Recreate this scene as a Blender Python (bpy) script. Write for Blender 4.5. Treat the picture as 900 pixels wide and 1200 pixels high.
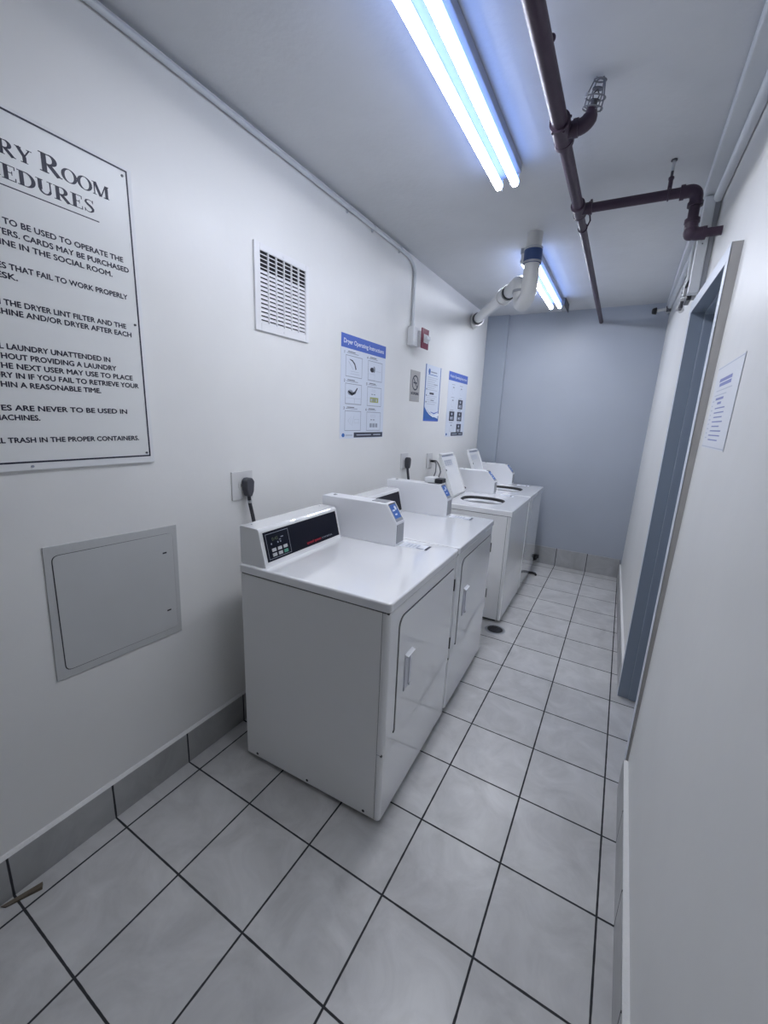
import bpy, bmesh, math, random
from mathutils import Vector, Matrix

random.seed(7)
PI = math.pi
S = bpy.context.scene
COL = S.collection
for o in list(bpy.data.objects):
    bpy.data.objects.remove(o)

# ------------------------------------------------------------------ camera
cam = bpy.data.cameras.new('camera')
cam.sensor_fit = 'VERTICAL'
cam.sensor_height = 36.0
cam.lens = 481.1 * 36.0 / 1200.0
cam.clip_start = 0.02
cam_o = bpy.data.objects.new('camera', cam)
COL.objects.link(cam_o)
_r = Vector((0.8647442, 0.50051344, 0.04127665))
_d = Vector((0.14649502, -0.17277661, -0.97400588))
_f = Vector((-0.48037139, 0.84831276, -0.2227303))
cam_o.matrix_world = Matrix(((_r.x, -_d.x, -_f.x, 1.48374),
                             (_r.y, -_d.y, -_f.y, -0.31006),
                             (_r.z, -_d.z, -_f.z, 1.53671),
                             (0, 0, 0, 1)))
S.camera = cam_o

# ------------------------------------------------------------------ world, exposure
w = bpy.data.worlds.new('world')
S.world = w
w.use_nodes = True
w.node_tree.nodes['Background'].inputs[0].default_value = (0.55, 0.62, 0.75, 1)
w.node_tree.nodes['Background'].inputs[1].default_value = 0.05
vs = S.view_settings
S.display_settings.display_device = 'sRGB'
vs.view_transform = 'Standard'
vs.look = 'None'
vs.gamma = 1.0
vs.use_curve_mapping = False
vs.exposure = 0.27
TUBE_POWER = 66.0
TUBE_SIDE = (1.15, 2.0, 5.0)  # blue side emission added to colour the ceiling beside the tubes
TUBE_COLOR = (0.92, 0.94, 1.0)
cy = S.cycles
cy.use_denoising = True
cy.max_bounces = 10
cy.diffuse_bounces = 6
cy.sample_clamp_indirect = 6.0
cy.caustics_reflective = False
cy.caustics_refractive = False


# ------------------------------------------------------------------ materials
def mat(name, color, rough=0.5, metal=0.0, coat=0.0, bump=0.0, bump_scale=60.0, mottle=0.0, mottle_scale=6.0,
        emit=None, emit_s=0.0, trans=0.0, spec=0.5):
    m = bpy.data.materials.new(name)
    m.use_nodes = True
    nt = m.node_tree
    b = nt.nodes['Principled BSDF']
    b.inputs['Base Color'].default_value = (*color, 1)
    b.inputs['Roughness'].default_value = rough
    b.inputs['Metallic'].default_value = metal
    b.inputs['Coat Weight'].default_value = coat
    if coat >= 1.0:
        b.inputs['Coat IOR'].default_value = 2.1
        b.inputs['Coat Roughness'].default_value = 0.0
    b.inputs['Coat Roughness'].default_value = 0.025
    b.inputs['Specular IOR Level'].default_value = spec
    b.inputs['Transmission Weight'].default_value = trans
    if emit:
        b.inputs['Emission Color'].default_value = (*emit, 1)
        b.inputs['Emission Strength'].default_value = emit_s
    tc = nt.nodes.new('ShaderNodeTexCoord')
    if bump:
        n = nt.nodes.new('ShaderNodeTexNoise')
        n.inputs['Scale'].default_value = bump_scale
        n.inputs['Detail'].default_value = 4
        nt.links.new(tc.outputs['Object'], n.inputs['Vector'])
        bp = nt.nodes.new('ShaderNodeBump')
        bp.inputs['Strength'].default_value = bump
        bp.inputs['Distance'].default_value = 0.01
        nt.links.new(n.outputs['Fac'], bp.inputs['Height'])
        nt.links.new(bp.outputs['Normal'], b.inputs['Normal'])
    if mottle:
        n2 = nt.nodes.new('ShaderNodeTexNoise')
        n2.inputs['Scale'].default_value = mottle_scale
        n2.inputs['Detail'].default_value = 6
        nt.links.new(tc.outputs['Object'], n2.inputs['Vector'])
        mr = nt.nodes.new('ShaderNodeMapRange')
        mr.inputs['From Min'].default_value = 0.3
        mr.inputs['From Max'].default_value = 0.7
        mr.inputs['To Min'].default_value = 1 - mottle
        mr.inputs['To Max'].default_value = 1 + mottle * 0.4
        nt.links.new(n2.outputs['Fac'], mr.inputs['Value'])
        mx = nt.nodes.new('ShaderNodeMix')
        mx.data_type = 'RGBA'
        mx.blend_type = 'MULTIPLY'
        mx.inputs[0].default_value = 1
        mx.inputs[6].default_value = (*color, 1)
        nt.links.new(mr.outputs['Result'], mx.inputs[7])
        nt.links.new(mx.outputs[2], b.inputs['Base Color'])
    return m


WALL = mat('white_wall_paint', (0.78, 0.78, 0.765), 0.42, bump=0.10, bump_scale=14, mottle=0.03, mottle_scale=3)
WALLR = mat('white_wall_paint_right', (0.76, 0.76, 0.745), 0.38, bump=0.10, bump_scale=12, mottle=0.03, mottle_scale=3)
CEIL = mat('ceiling_paint', (0.60, 0.61, 0.62), 0.6, bump=0.12, bump_scale=40, mottle=0.03)
BLUEW = mat('blue_grey_wall_paint', (0.39, 0.425, 0.485), 0.45, bump=0.10, bump_scale=16, mottle=0.04, mottle_scale=2)
CHASEM = mat('chase_blue_grey_paint', (0.35, 0.39, 0.45), 0.5, bump=0.1, bump_scale=16)
TRIMW = mat('trim_white_paint', (0.62, 0.64, 0.66), 0.4)
CAULK = mat('white_caulk', (0.75, 0.75, 0.74), 0.6, bump=0.4, bump_scale=50)
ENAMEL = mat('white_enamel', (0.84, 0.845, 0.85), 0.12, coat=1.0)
ENAMEL_LIT = mat('white_enamel_lit', (0.90, 0.905, 0.92), 0.12, coat=1.0)  # same enamel, lightened to paint in the brighter tops and handle lip
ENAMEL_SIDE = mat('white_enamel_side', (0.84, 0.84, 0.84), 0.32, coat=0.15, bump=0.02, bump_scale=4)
CARDM = mat('white_steel_reader', (0.78, 0.79, 0.82), 0.34, bump=0.03, bump_scale=90)
GAP_SHADE = mat('gap_shade', (0.05, 0.05, 0.055), 0.7)  # near-black fill painted in for the shade inside seams and gaps
BLACK = mat('black_plastic', (0.012, 0.013, 0.016), 0.35)
PANELB = mat('black_glass_panel', (0.003, 0.004, 0.012), 0.3, spec=0.2)
RUBBER = mat('black_rubber', (0.02, 0.02, 0.022), 0.6)
CORDG = mat('dark_grey_cord', (0.045, 0.047, 0.056), 0.45)
PLUGG = mat('dark_grey_plug', (0.06, 0.062, 0.075), 0.5, bump=0.1)
PLATE = mat('white_plate_plastic', (0.66, 0.66, 0.66), 0.4)
STEEL = mat('brushed_steel', (0.55, 0.56, 0.58), 0.32, metal=0.9)
CHROME = mat('chrome', (0.75, 0.75, 0.77), 0.15, metal=1.0)
WIREM = mat('dull_wire', (0.20, 0.205, 0.22), 0.45, metal=0.3)
DKSTEEL = mat('dark_steel', (0.10, 0.10, 0.11), 0.45, metal=0.6)
PIPEM = mat('maroon_pipe_paint', (0.055, 0.036, 0.056), 0.42, spec=0.3, bump=0.06, bump_scale=50, mottle=0.2, mottle_scale=8)
PVC = mat('white_pvc', (0.62, 0.62, 0.605), 0.3, coat=0.2)
BLUEC = mat('blue_rubber_coupling', (0.035, 0.07, 0.20), 0.45)
LABELB = mat('blue_label', (0.035, 0.13, 0.45), 0.4)
LABELW = mat('light_label', (0.7, 0.75, 0.85), 0.4)
GREYM = mat('mid_grey_steel', (0.30, 0.31, 0.33), 0.4)
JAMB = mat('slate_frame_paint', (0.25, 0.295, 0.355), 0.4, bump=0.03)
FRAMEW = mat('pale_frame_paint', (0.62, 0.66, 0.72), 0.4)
RETURN_SHADE = mat('beige_return_shade', (0.42, 0.41, 0.40), 0.5, mottle=0.06, mottle_scale=10)  # beige-grey tone stands in for shade on the frame's side return
SIGNW = mat('sign_white_acrylic', (0.76, 0.77, 0.76), 0.35)
SIGNBEV = mat('sign_clear_edge', (0.76, 0.77, 0.78), 0.5)
INK = mat('navy_black_ink', (0.012, 0.013, 0.035), 0.5)
PAPER = mat('poster_paper', (0.68, 0.73, 0.82), 0.35)
PAPERW = mat('white_paper', (0.74, 0.76, 0.80), 0.45)
PBLUE = mat('poster_blue', (0.07, 0.14, 0.52), 0.35)
PBLUE2 = mat('poster_deep_blue', (0.03, 0.13, 0.42), 0.35)
PGREY = mat('poster_grey_print', (0.30, 0.33, 0.40), 0.4)
PLGREY = mat('poster_light_grey_print', (0.50, 0.54, 0.62), 0.4)
PDARK = mat('poster_dark_print', (0.03, 0.035, 0.06), 0.4)
PGREEN = mat('poster_olive_print', (0.38, 0.42, 0.12), 0.4)
PRED = mat('red_print', (0.45, 0.01, 0.03), 0.35)
PWHITE = mat('white_print', (0.8, 0.83, 0.88), 0.4)
PVIOLET = mat('violet_blue_print', (0.22, 0.25, 0.50), 0.5)
PULL = mat('lilac_grey_plastic', (0.60, 0.60, 0.66), 0.35)
TAN = mat('grey_tan_plastic', (0.42, 0.41, 0.40), 0.4)
ALARM = mat('maroon_alarm_plastic', (0.17, 0.012, 0.04), 0.35)
LENS = mat('clear_lens', (0.8, 0.82, 0.85), 0.1, coat=0.5)
DIMG = mat('dim_green_digits', (0.10, 0.13, 0.08), 0.5)
GREENP = mat('green_button', (0.08, 0.30, 0.22), 0.4)
BUTTON = mat('pale_button', (0.45, 0.46, 0.48), 0.4)
ACCESS = mat('access_panel_paint', (0.52, 0.53, 0.53), 0.4, mottle=0.03)
ACCESSF = mat('access_frame_paint', (0.50, 0.51, 0.51), 0.45, bump=0.15, bump_scale=30)
WOOD = mat('weathered_wood', (0.16, 0.13, 0.095), 0.7, bump=0.4, bump_scale=60, mottle=0.3, mottle_scale=30)
HOUSING = mat('fixture_white_enamel', (0.36, 0.38, 0.42), 0.5)


def tube_mat():
    """fluorescent tube: emission pushed into its underside, sides made weak and blue to tint the ceiling"""
    m = bpy.data.materials.new('lit_tube')
    m.use_nodes = True
    nt = m.node_tree
    b = nt.nodes['Principled BSDF']
    b.inputs['Base Color'].default_value = (0.8, 0.8, 0.8, 1)
    g = nt.nodes.new('ShaderNodeNewGeometry')
    sp_ = nt.nodes.new('ShaderNodeSeparateXYZ')
    nt.links.new(g.outputs['Normal'], sp_.inputs[0])
    mr = nt.nodes.new('ShaderNodeMapRange')
    mr.interpolation_type = 'SMOOTHSTEP'
    mr.inputs['From Min'].default_value = -0.40
    mr.inputs['From Max'].default_value = -0.92
    nt.links.new(sp_.outputs['Z'], mr.inputs['Value'])
    mc = nt.nodes.new('ShaderNodeMix')
    mc.data_type = 'RGBA'
    mc.inputs[6].default_value = (*TUBE_SIDE, 1)
    mc.inputs[7].default_value = (*[c * TUBE_POWER for c in TUBE_COLOR], 1)
    nt.links.new(mr.outputs['Result'], mc.inputs[0])
    nt.links.new(mc.outputs[2], b.inputs['Emission Color'])
    b.inputs['Emission Strength'].default_value = 1.0
    return m


TUBE = tube_mat()
DARKIN = mat('dark_duct_interior', (0.02, 0.02, 0.024), 0.8)
TUBIN = mat('white_tub_interior', (0.70, 0.72, 0.75), 0.3)
CREAM = mat('cream_alarm_box', (0.70, 0.71, 0.72), 0.4)

TILE = 0.31
TX0 = 0.0815


def tile_mat(name, base, kx=True, ky=True, groutw=0.0065, plane='floor', dark=(0.028, 0.029, 0.034)):
    """porcelain tile with grout lines following the floor's grid"""
    m = bpy.data.materials.new(name)
    m.use_nodes = True
    nt = m.node_tree
    N, L = nt.nodes, nt.links
    b = N['Principled BSDF']
    geo = N.new('ShaderNodeNewGeometry')
    sep = N.new('ShaderNodeSeparateXYZ')
    L.new(geo.outputs['Position'], sep.inputs[0])

    def math_(op, a, bb=None, c=None):
        n = N.new('ShaderNodeMath')
        n.operation = op
        for i, v in enumerate((a, bb, c)):
            if v is None:
                continue
            if isinstance(v, (int, float)):
                n.inputs[i].default_value = v
            else:
                L.new(v, n.inputs[i])
        return n.outputs[0]

    masks = []
    ids = []
    for on, out, off in ((kx, sep.outputs['X'], TX0), (ky, sep.outputs['Y'], 0.0)):
        if not on:
            continue
        t = math_('DIVIDE', math_('SUBTRACT', out, off), TILE)
        ids.append(math_('FLOOR', t))
        fr = math_('FRACT', t)
        d = math_('MINIMUM', fr, math_('SUBTRACT', 1.0, fr))
        d = math_('MULTIPLY', d, TILE)
        masks.append(d)
    d = masks[0] if len(masks) == 1 else math_('MINIMUM', masks[0], masks[1])
    # ragged joint
    nz = N.new('ShaderNodeTexNoise')
    nz.inputs['Scale'].default_value = 25
    L.new(geo.outputs['Position'], nz.inputs['Vector'])
    dj = math_('ADD', d, math_('MULTIPLY', math_('SUBTRACT', nz.outputs['Fac'], 0.5), 0.0022))
    mr = N.new('ShaderNodeMapRange')
    mr.interpolation_type = 'SMOOTHSTEP'
    mr.inputs['From Min'].default_value = groutw * 0.40
    mr.inputs['From Max'].default_value = groutw * 0.62
    L.new(dj, mr.inputs['Value'])
    fac = mr.outputs['Result']
    # tile colour: broad clouds, slate-like veins, per tile tone
    n1 = N.new('ShaderNodeTexNoise')
    n1.inputs['Scale'].default_value = 5.5
    n1.inputs['Detail'].default_value = 8
    n1.inputs['Roughness'].default_value = 0.62
    n1.inputs['Distortion'].default_value = 0.8
    L.new(geo.outputs['Position'], n1.inputs['Vector'])
    cr = N.new('ShaderNodeValToRGB')
    cr.color_ramp.elements[0].position = 0.30
    cr.color_ramp.elements[0].color = (*[c * 0.82 for c in base], 1)
    cr.color_ramp.elements[1].position = 0.66
    cr.color_ramp.elements[1].color = (*[c * 1.10 for c in base], 1)
    L.new(n1.outputs['Fac'], cr.inputs['Fac'])
    wn = N.new('ShaderNodeTexWhiteNoise')
    cmb = N.new('ShaderNodeCombineXYZ')
    for i, s in enumerate(ids):
        L.new(s, cmb.inputs[i])
    L.new(cmb.outputs[0], wn.inputs['Vector'])
    tone = N.new('ShaderNodeMapRange')
    tone.inputs['To Min'].default_value = 0.95
    tone.inputs['To Max'].default_value = 1.04
    L.new(wn.outputs['Value'], tone.inputs['Value'])
    mul = N.new('ShaderNodeMix')
    mul.data_type = 'RGBA'
    mul.blend_type = 'MULTIPLY'
    mul.inputs[0].default_value = 1
    L.new(cr.outputs['Color'], mul.inputs[6])
    L.new(tone.outputs['Result'], mul.inputs[7])
    mx = N.new('ShaderNodeMix')
    mx.data_type = 'RGBA'
    mx.inputs[6].default_value = (*dark, 1)
    L.new(fac, mx.inputs[0])
    L.new(mul.outputs[2], mx.inputs[7])
    L.new(mx.outputs[2], b.inputs['Base Color'])
    rr = N.new('ShaderNodeMapRange')
    rr.inputs['To Min'].default_value = 0.85
    rr.inputs['To Max'].default_value = 0.30
    L.new(fac, rr.inputs['Value'])
    L.new(rr.outputs['Result'], b.inputs['Roughness'])
    # relief
    n3 = N.new('ShaderNodeTexNoise')
    n3.inputs['Scale'].default_value = 11
    n3.inputs['Detail'].default_value = 6
    n3.inputs['Distortion'].default_value = 1.2
    L.new(geo.outputs['Position'], n3.inputs['Vector'])
    h = math_('ADD', math_('MULTIPLY', fac, 1.0), math_('MULTIPLY', n3.outputs['Fac'], 0.55))
    bp = N.new('ShaderNodeBump')
    bp.inputs['Strength'].default_value = 0.35
    bp.inputs['Distance'].default_value = 0.004
    L.new(h, bp.inputs['Height'])
    L.new(bp.outputs['Normal'], b.inputs['Normal'])
    return m


FLOORM = tile_mat('grey_porcelain_floor_tile', (0.565, 0.562, 0.558))
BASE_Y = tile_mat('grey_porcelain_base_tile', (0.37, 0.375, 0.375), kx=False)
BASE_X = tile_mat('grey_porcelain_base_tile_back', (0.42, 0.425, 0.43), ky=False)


# ------------------------------------------------------------------ mesh builder
class MB:
    def __init__(self):
        self.v, self.f, self.m, self.s = [], [], [], []
        self.mats = []

    def mi(self, m):
        if m not in self.mats:
            self.mats.append(m)
        return self.mats.index(m)

    def raw(self, vs, fs, m, smooth=False):
        b = len(self.v)
        k = self.mi(m)
        self.v += [tuple(p) for p in vs]
        for f in fs:
            self.f.append([i + b for i in f])
            self.m.append(k)
            self.s.append(smooth)
        return self

    def from_bm(self, bm, m, smooth=False):
        bm.verts.ensure_lookup_table()
        bm.verts.index_update()
        self.raw([v.co[:] for v in bm.verts], [[v.index for v in f.verts] for f in bm.faces], m, smooth)
        bm.free()
        return self

    def box(self, x0, x1, y0, y1, z0, z1, m, bevel=0.0, seg=2, rot=None, piv=None):
        bm = bmesh.new()
        bmesh.ops.create_cube(bm, size=1)
        for v in bm.verts:
            v.co = Vector(((x0 + x1) / 2 + v.co.x * (x1 - x0), (y0 + y1) / 2 + v.co.y * (y1 - y0),
                           (z0 + z1) / 2 + v.co.z * (z1 - z0)))
        if bevel:
            bmesh.ops.bevel(bm, geom=bm.edges[:], offset=bevel, segments=seg, profile=0.5, affect='EDGES')
        if rot is not None:
            p = Vector(piv)
            for v in bm.verts:
                v.co = rot @ (v.co - p) + p
        return self.from_bm(bm, m, False)

    def prism(self, poly, axis, a0, a1, m, bevel=0.0, seg=2):
        """poly of 2D points in the other two axes (in xyz order), extruded along axis"""
        def P(p, a):
            if axis == 'x':
                return (a, p[0], p[1])
            if axis == 'y':
                return (p[0], a, p[1])
            return (p[0], p[1], a)
        bm = bmesh.new()
        A = [bm.verts.new(P(p, a0)) for p in poly]
        B = [bm.verts.new(P(p, a1)) for p in poly]
        n = len(poly)
        bm.faces.new(A)
        bm.faces.new(B[::-1])
        for i in range(n):
            bm.faces.new((A[i], B[i], B[(i + 1) % n], A[(i + 1) % n]))
        bmesh.ops.recalc_face_normals(bm, faces=bm.faces[:])
        if bevel:
            bmesh.ops.bevel(bm, geom=bm.edges[:], offset=bevel, segments=seg, profile=0.5, affect='EDGES')
        return self.from_bm(bm, m, False)

    def tube(self, pts, r, m, seg=16, caps=True, smooth=True):
        pts = [Vector(p) for p in pts]
        n = len(pts)
        rs = r if isinstance(r, (list, tuple)) else [r] * n
        T = []
        for i in range(n):
            a = pts[max(i - 1, 0)]
            b = pts[min(i + 1, n - 1)]
            T.append((b - a).normalized())
        up = Vector((0, 0, 1)) if abs(T[0].z) < 0.9 else Vector((1, 0, 0))
        N = (up - T[0] * up.dot(T[0])).normalized()
        vs, fs = [], []
        for i in range(n):
            N = (N - T[i] * N.dot(T[i])).normalized()
            B = T[i].cross(N)
            for k in range(seg):
                a = 2 * PI * k / seg
                vs.append(pts[i] + (N * math.cos(a) + B * math.sin(a)) * rs[i])
        for i in range(n - 1):
            for k in range(seg):
                k2 = (k + 1) % seg
                fs.append((i * seg + k, i * seg + k2, (i + 1) * seg + k2, (i + 1) * seg + k))
        self.raw(vs, fs, m, smooth)
        if caps:
            self.raw(vs[:seg], [list(range(seg))[::-1]], m)
            self.raw(vs[-seg:], [list(range(seg))], m)
        return self

    def cyl(self, p0, p1, r, m, r1=None, seg=20):
        return self.tube([p0, p1], [r, r if r1 is None else r1], m, seg)

    def torus(self, c, axis, R, r, m, seg=28, sub=8):
        c = Vector(c)
        A = Vector(axis).normalized()
        X = A.orthogonal().normalized()
        Y = A.cross(X)
        vs, fs = [], []
        for i in range(seg):
            a = 2 * PI * i / seg
            d = X * math.cos(a) + Y * math.sin(a)
            for k in range(sub):
                b = 2 * PI * k / sub
                vs.append(c + d * (R + r * math.cos(b)) + A * r * math.sin(b))
        for i in range(seg):
            for k in range(sub):
                i2, k2 = (i + 1) % seg, (k + 1) % sub
                fs.append((i * sub + k, i2 * sub + k, i2 * sub + k2, i * sub + k2))
        return self.raw(vs, fs, m, True)

    def sphere(self, c, r, m, sx=1, sy=1, sz=1):
        bm = bmesh.new()
        bmesh.ops.create_uvsphere(bm, u_segments=16, v_segments=10, radius=r)
        for v in bm.verts:
            v.co = Vector((v.co.x * sx, v.co.y * sy, v.co.z * sz)) + Vector(c)
        return self.from_bm(bm, m, True)

    # flat artwork on a frame (origin O, axes U and V, normal N), lift h
    def flat(self, fr, polys, m, h=0.0):
        O, U, V, N = fr
        for poly in polys:
            vs = [O + U * p[0] + V * p[1] + N * h for p in poly]
            self.raw(vs, [list(range(len(poly)))], m)
        return self

    def rect(self, fr, u0, v0, u1, v1, m, h=0.0):
        return self.flat(fr, [[(u0, v0), (u1, v0), (u1, v1), (u0, v1)]], m, h)

    def frame(self, fr, u0, v0, u1, v1, t, m, h=0.0):
        self.rect(fr, u0, v0, u1, v0 + t, m, h)
        self.rect(fr, u0, v1 - t, u1, v1, m, h)
        self.rect(fr, u0, v0 + t, u0 + t, v1 - t, m, h)
        return self.rect(fr, u1 - t, v0 + t, u1, v1 - t, m, h)

    def mesh2d(self, fr, tv, tf, m, h=0.0):
        O, U, V, N = fr
        return self.raw([O + U * p[0] + V * p[1] + N * h for p in tv], tf, m)

    def text(self, fr, s, m, u0, v0, cap, width=None, right=None, h=0.0, bold=0.0):
        tv, tf = text2d(s)
        if not tv:
            return self
        xs = [p[0] for p in tv]
        x0, x1 = min(xs), max(xs)
        sx = cap if width is None else width / (x1 - x0)
        if right is not None:
            u0 = right - (x1 - x0) * sx
        k = bold * 4.0 if bold else 0.0
        cps = ((0, 0), (k, 0), (k / 2, k * 0.5), (k / 2, -k * 0.5)) if bold else ((0, 0),)
        for i, (dx, dy) in enumerate(cps):          # overdrawn, each copy a hair prouder
            self.mesh2d(fr, [(u0 + (p[0] + dx - x0) * sx, v0 + (p[1] + dy) * cap) for p in tv], tf, m, h + i * 0.00012)
        return self

    def build(self, name, parent=None):
        off = Vector(parent['_loc']) if parent is not None and '_loc' in parent else Vector((0, 0, 0))
        me = bpy.data.meshes.new(name)
        me.from_pydata([tuple(Vector(p) - off) for p in self.v], [], self.f)
        for m in self.mats:
            me.materials.append(m)
        me.polygons.foreach_set('material_index', self.m)
        me.polygons.foreach_set('use_smooth', self.s)
        me.update()
        o = bpy.data.objects.new(name, me)
        COL.objects.link(o)
        if parent is not None:
            o.parent = parent
            o['_loc'] = tuple(off)
        return o


_tc = {}


def text2d(s, bold=0.0):
    key = (s, bold)
    if key in _tc:
        return _tc[key]
    cu = bpy.data.curves.new('t', 'FONT')
    cu.body = s
    cu.size = 1.0
    cu.offset = bold
    cu.fill_mode = 'FRONT'
    cu.resolution_u = 3
    ob = bpy.data.objects.new('t', cu)
    COL.objects.link(ob)
    dg = bpy.context.evaluated_depsgraph_get()
    me = bpy.data.meshes.new_from_object(ob.evaluated_get(dg))
    CAP = 0.729
    tv = [(v.co.x / CAP, v.co.y / CAP) for v in me.vertices]
    tf = [list(p.vertices) for p in me.polygons]
    bpy.data.objects.remove(ob)
    bpy.data.curves.remove(cu)
    bpy.data.meshes.remove(me)
    _tc[key] = (tv, tf)
    return tv, tf


def tag(o, label, cat, group=None, kind=None):
    if kind:
        o['kind'] = kind
    if label:
        o['label'] = label
    if cat:
        o['category'] = cat
    if group:
        o['group'] = group
    return o


def thing(name, label, cat, loc=(0, 0, 0), group=None, world=True):
    """an Empty at the base; with world=True the parts are given in world coordinates"""
    o = bpy.data.objects.new(name, None)
    o.empty_display_size = 0.05
    COL.objects.link(o)
    o.location = loc
    if world:
        o['_loc'] = tuple(loc)
    return tag(o, label, cat, group)


def struct(o, label=None, cat=None):
    return tag(o, label, cat, kind='structure')


def copy_tree(o, parent=None):
    c = o.copy()
    COL.objects.link(c)
    if parent is not None:
        c.parent = parent
    for ch in list(o.children):
        copy_tree(ch, c)
    return c


def arc(c, a, b, n=8):
    """quarter turn points from c+a to c+b"""
    c, a, b = Vector(c), Vector(a), Vector(b)
    return [c + a * math.cos(t) + b * math.sin(t) for t in [PI / 2 * i / n for i in range(n + 1)]]


X_, Y_, Z_ = Vector((1, 0, 0)), Vector((0, 1, 0)), Vector((0, 0, 1))


def left_wall_frame(y0, z0, x=0.0):
    return (Vector((x, y0, z0)), Y_, Z_, X_)


# ================================================================== THE ROOM
H = 2.665
YB = 4.47
YF = -3.2
m = MB().box(-0.1, 1.98, YF, YB + 0.1, -0.06, 0.0, FLOORM)
struct(m.build('floor'), 'grey square porcelain tile floor with dark grout lines', 'floor')
m = MB().box(-0.1, 1.98, YF, YB + 0.1, H, H + 0.06, CEIL)
struct(m.build('ceiling'), 'plain grey white painted ceiling', 'ceiling')
m = MB().box(-0.1, 0, YF, YB + 0.1, 0, H, WALL)
struct(m.build('wall_left'), 'white painted wall on the left behind the machines', 'wall')
m = MB().box(0, 1.98, YB, YB + 0.1, 0, H, BLUEW)
m.box(0.84, 1.30, YB - 0.0015, YB, 1.214, 1.2165, BLUEW)
m.box(1.28, 1.64, YB - 0.0012, YB, 1.205, 1.2072, BLUEW)
struct(m.build('wall_back'), 'blue grey painted wall at the far end', 'wall')
m = MB().box(0, 1.98, YF, YF + 0.1, 0, H, WALL)
struct(m.build('wall_front'), 'white painted wall on the near side', 'wall')

D0, D1 = 1.575, 2.245          # door opening along the wall
DZ = 2.085                     # head of the opening


def xr(y, z=2.0):              # face of the right-hand wall, which leans out a little
    base = 1.698 if y <= 1.6 else 1.698 - (y - 1.6) * (0.055 / 2.87)
    return base + 0.011 * z


m = MB()
WO0, WO1, WOZ = D0 - 0.028, D1 + 0.028, DZ + 0.028
for y0, y1, z0, z1 in ((YF, WO0, 0, H), (WO0, WO1, WOZ, H), (WO1, YB, 0, H)):
    vs = [(xr(y0, z0), y0, z0), (xr(y1, z0), y1, z0), (1.98, y1, z0), (1.98, y0, z0),
          (xr(y0, z1), y0, z1), (xr(y1, z1), y1, z1), (1.98, y1, z1), (1.98, y0, z1)]
    m.raw(vs, [(0, 1, 2, 3), (7, 6, 5, 4), (0, 4, 5, 1), (1, 5, 6, 2), (2, 6, 7, 3), (3, 7, 4, 0)], WALLR)
struct(m.build('wall_right'), 'white painted wall on the right with the doorway', 'wall')

# shallow boxed chase in the far left corner
m = MB().box(0, 0.232, YB - 0.035, YB, 0, H, CHASEM, 0.003)
struct(m.build('trim_1'), 'narrow blue grey boxed strip in the far left corner', 'trim')

# tile baseboards
m = MB().box(0, 0.011, YF + 0.1, YB - 0.035, 0, 0.15, BASE_Y, 0.002)
m.prism([(0, 0.15), (0.011, 0.15), (0.004, 0.160), (0, 0.162)], 'y', YF + 0.1, YB - 0.035, CAULK)
struct(m.build('baseboard_left'), 'grey tile baseboard along the left wall', 'baseboard')
m = MB().box(0.232, 1.63, YB - 0.012, YB, 0, 0.20, BASE_X, 0.002)
struct(m.build('baseboard_back'), 'grey tile baseboard along the blue wall', 'baseboard')
m = MB()
for y0, y1 in ((YF + 0.1, 1.515), (2.30, YB - 0.012)):
    xa, xb = (1.681, 1.681) if y0 < 0 else (1.669, 1.628)
    m.prism([(xa, y0), (1.72, y0), (1.72, y1), (xb, y1)], 'z', 0, 0.148, BASE_Y)
    m.prism([(xa + 0.002, y0), (1.72, y0), (1.72, y1), (xb + 0.002, y1)], 'z', 0.148, 0.154, CAULK, 0.002)
struct(m.build('baseboard_right'), 'grey tile baseboard with white caulk cap along the right wall', 'baseboard')

# door in the right wall: frame (face, jambs, stops) and the closed leaf behind
door = thing('door_1', 'slate grey metal door frame in the right wall', 'door', (1.70, 1.9, 0))
door['kind'] = 'structure'


def xf(y):                     # front face of the metal frame
    return 1.690 - (y - 1.55) * 0.030


m = MB()
FW = 0.052
m.prism([(xf(D0), D0 - 0.003), (xf(D0 - FW), D0 - FW), (xf(D0 - FW) + 0.002, D0 - FW), (xf(D0) + 0.002, D0 - 0.003)], 'z', 0, DZ + FW, FRAMEW)
m.prism([(xf(D0 - FW), D0 - FW), (xf(D0 - FW) + 0.004, D0 - FW + 0.004), (1.735, D0 - FW + 0.004), (1.735, D0 - FW)], 'z', 0, DZ + FW, RETURN_SHADE)
m.prism([(xf(D1), D1 + 0.003), (xf(D1 + FW), D1 + FW), (1.722, D1 + FW), (1.722, D1 + 0.003)], 'z', 0, DZ + FW, FRAMEW)
m.prism([(xf(D0 - FW) - 0.0006, D0 - FW + 0.0045), (xf(D1 + FW) - 0.0006, D1 + FW - 0.0005), (1.722, D1 + FW - 0.0005), (1.73, D0 - FW + 0.0045)], 'z', DZ + 0.002, DZ + FW - 0.0006, FRAMEW)
m.build('frame_face', door)
m = MB()
m.prism([(xf(D0) + 0.002, D0), (1.84, D0), (1.84, D0 - 0.03), (xf(D0) + 0.002, D0 - 0.03)], 'z', 0, DZ, JAMB)
m.prism([(xf(D1), D1), (1.84, D1), (1.84, D1 + 0.03), (xf(D1), D1 + 0.03)], 'z', 0, DZ + 0.03, JAMB)
m.prism([(xf(D0), D0), (xf(D1), D1), (1.84, D1), (1.84, D0)], 'z', DZ, DZ + 0.03, JAMB)
m.build('jamb', door)
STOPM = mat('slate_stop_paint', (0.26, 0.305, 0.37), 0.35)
m = MB()
m.box(1.724, 1.785, D1 - 0.014, D1 + 0.002, 0.004, DZ, STOPM, 0.004)
m.box(1.724, 1.785, D0 - 0.002, D0 + 0.014, 0.004, DZ, STOPM, 0.004)
m.box(1.724, 1.785, D0, D1, DZ - 0.014, DZ + 0.002, STOPM, 0.004)
m.build('stop', door)
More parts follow.
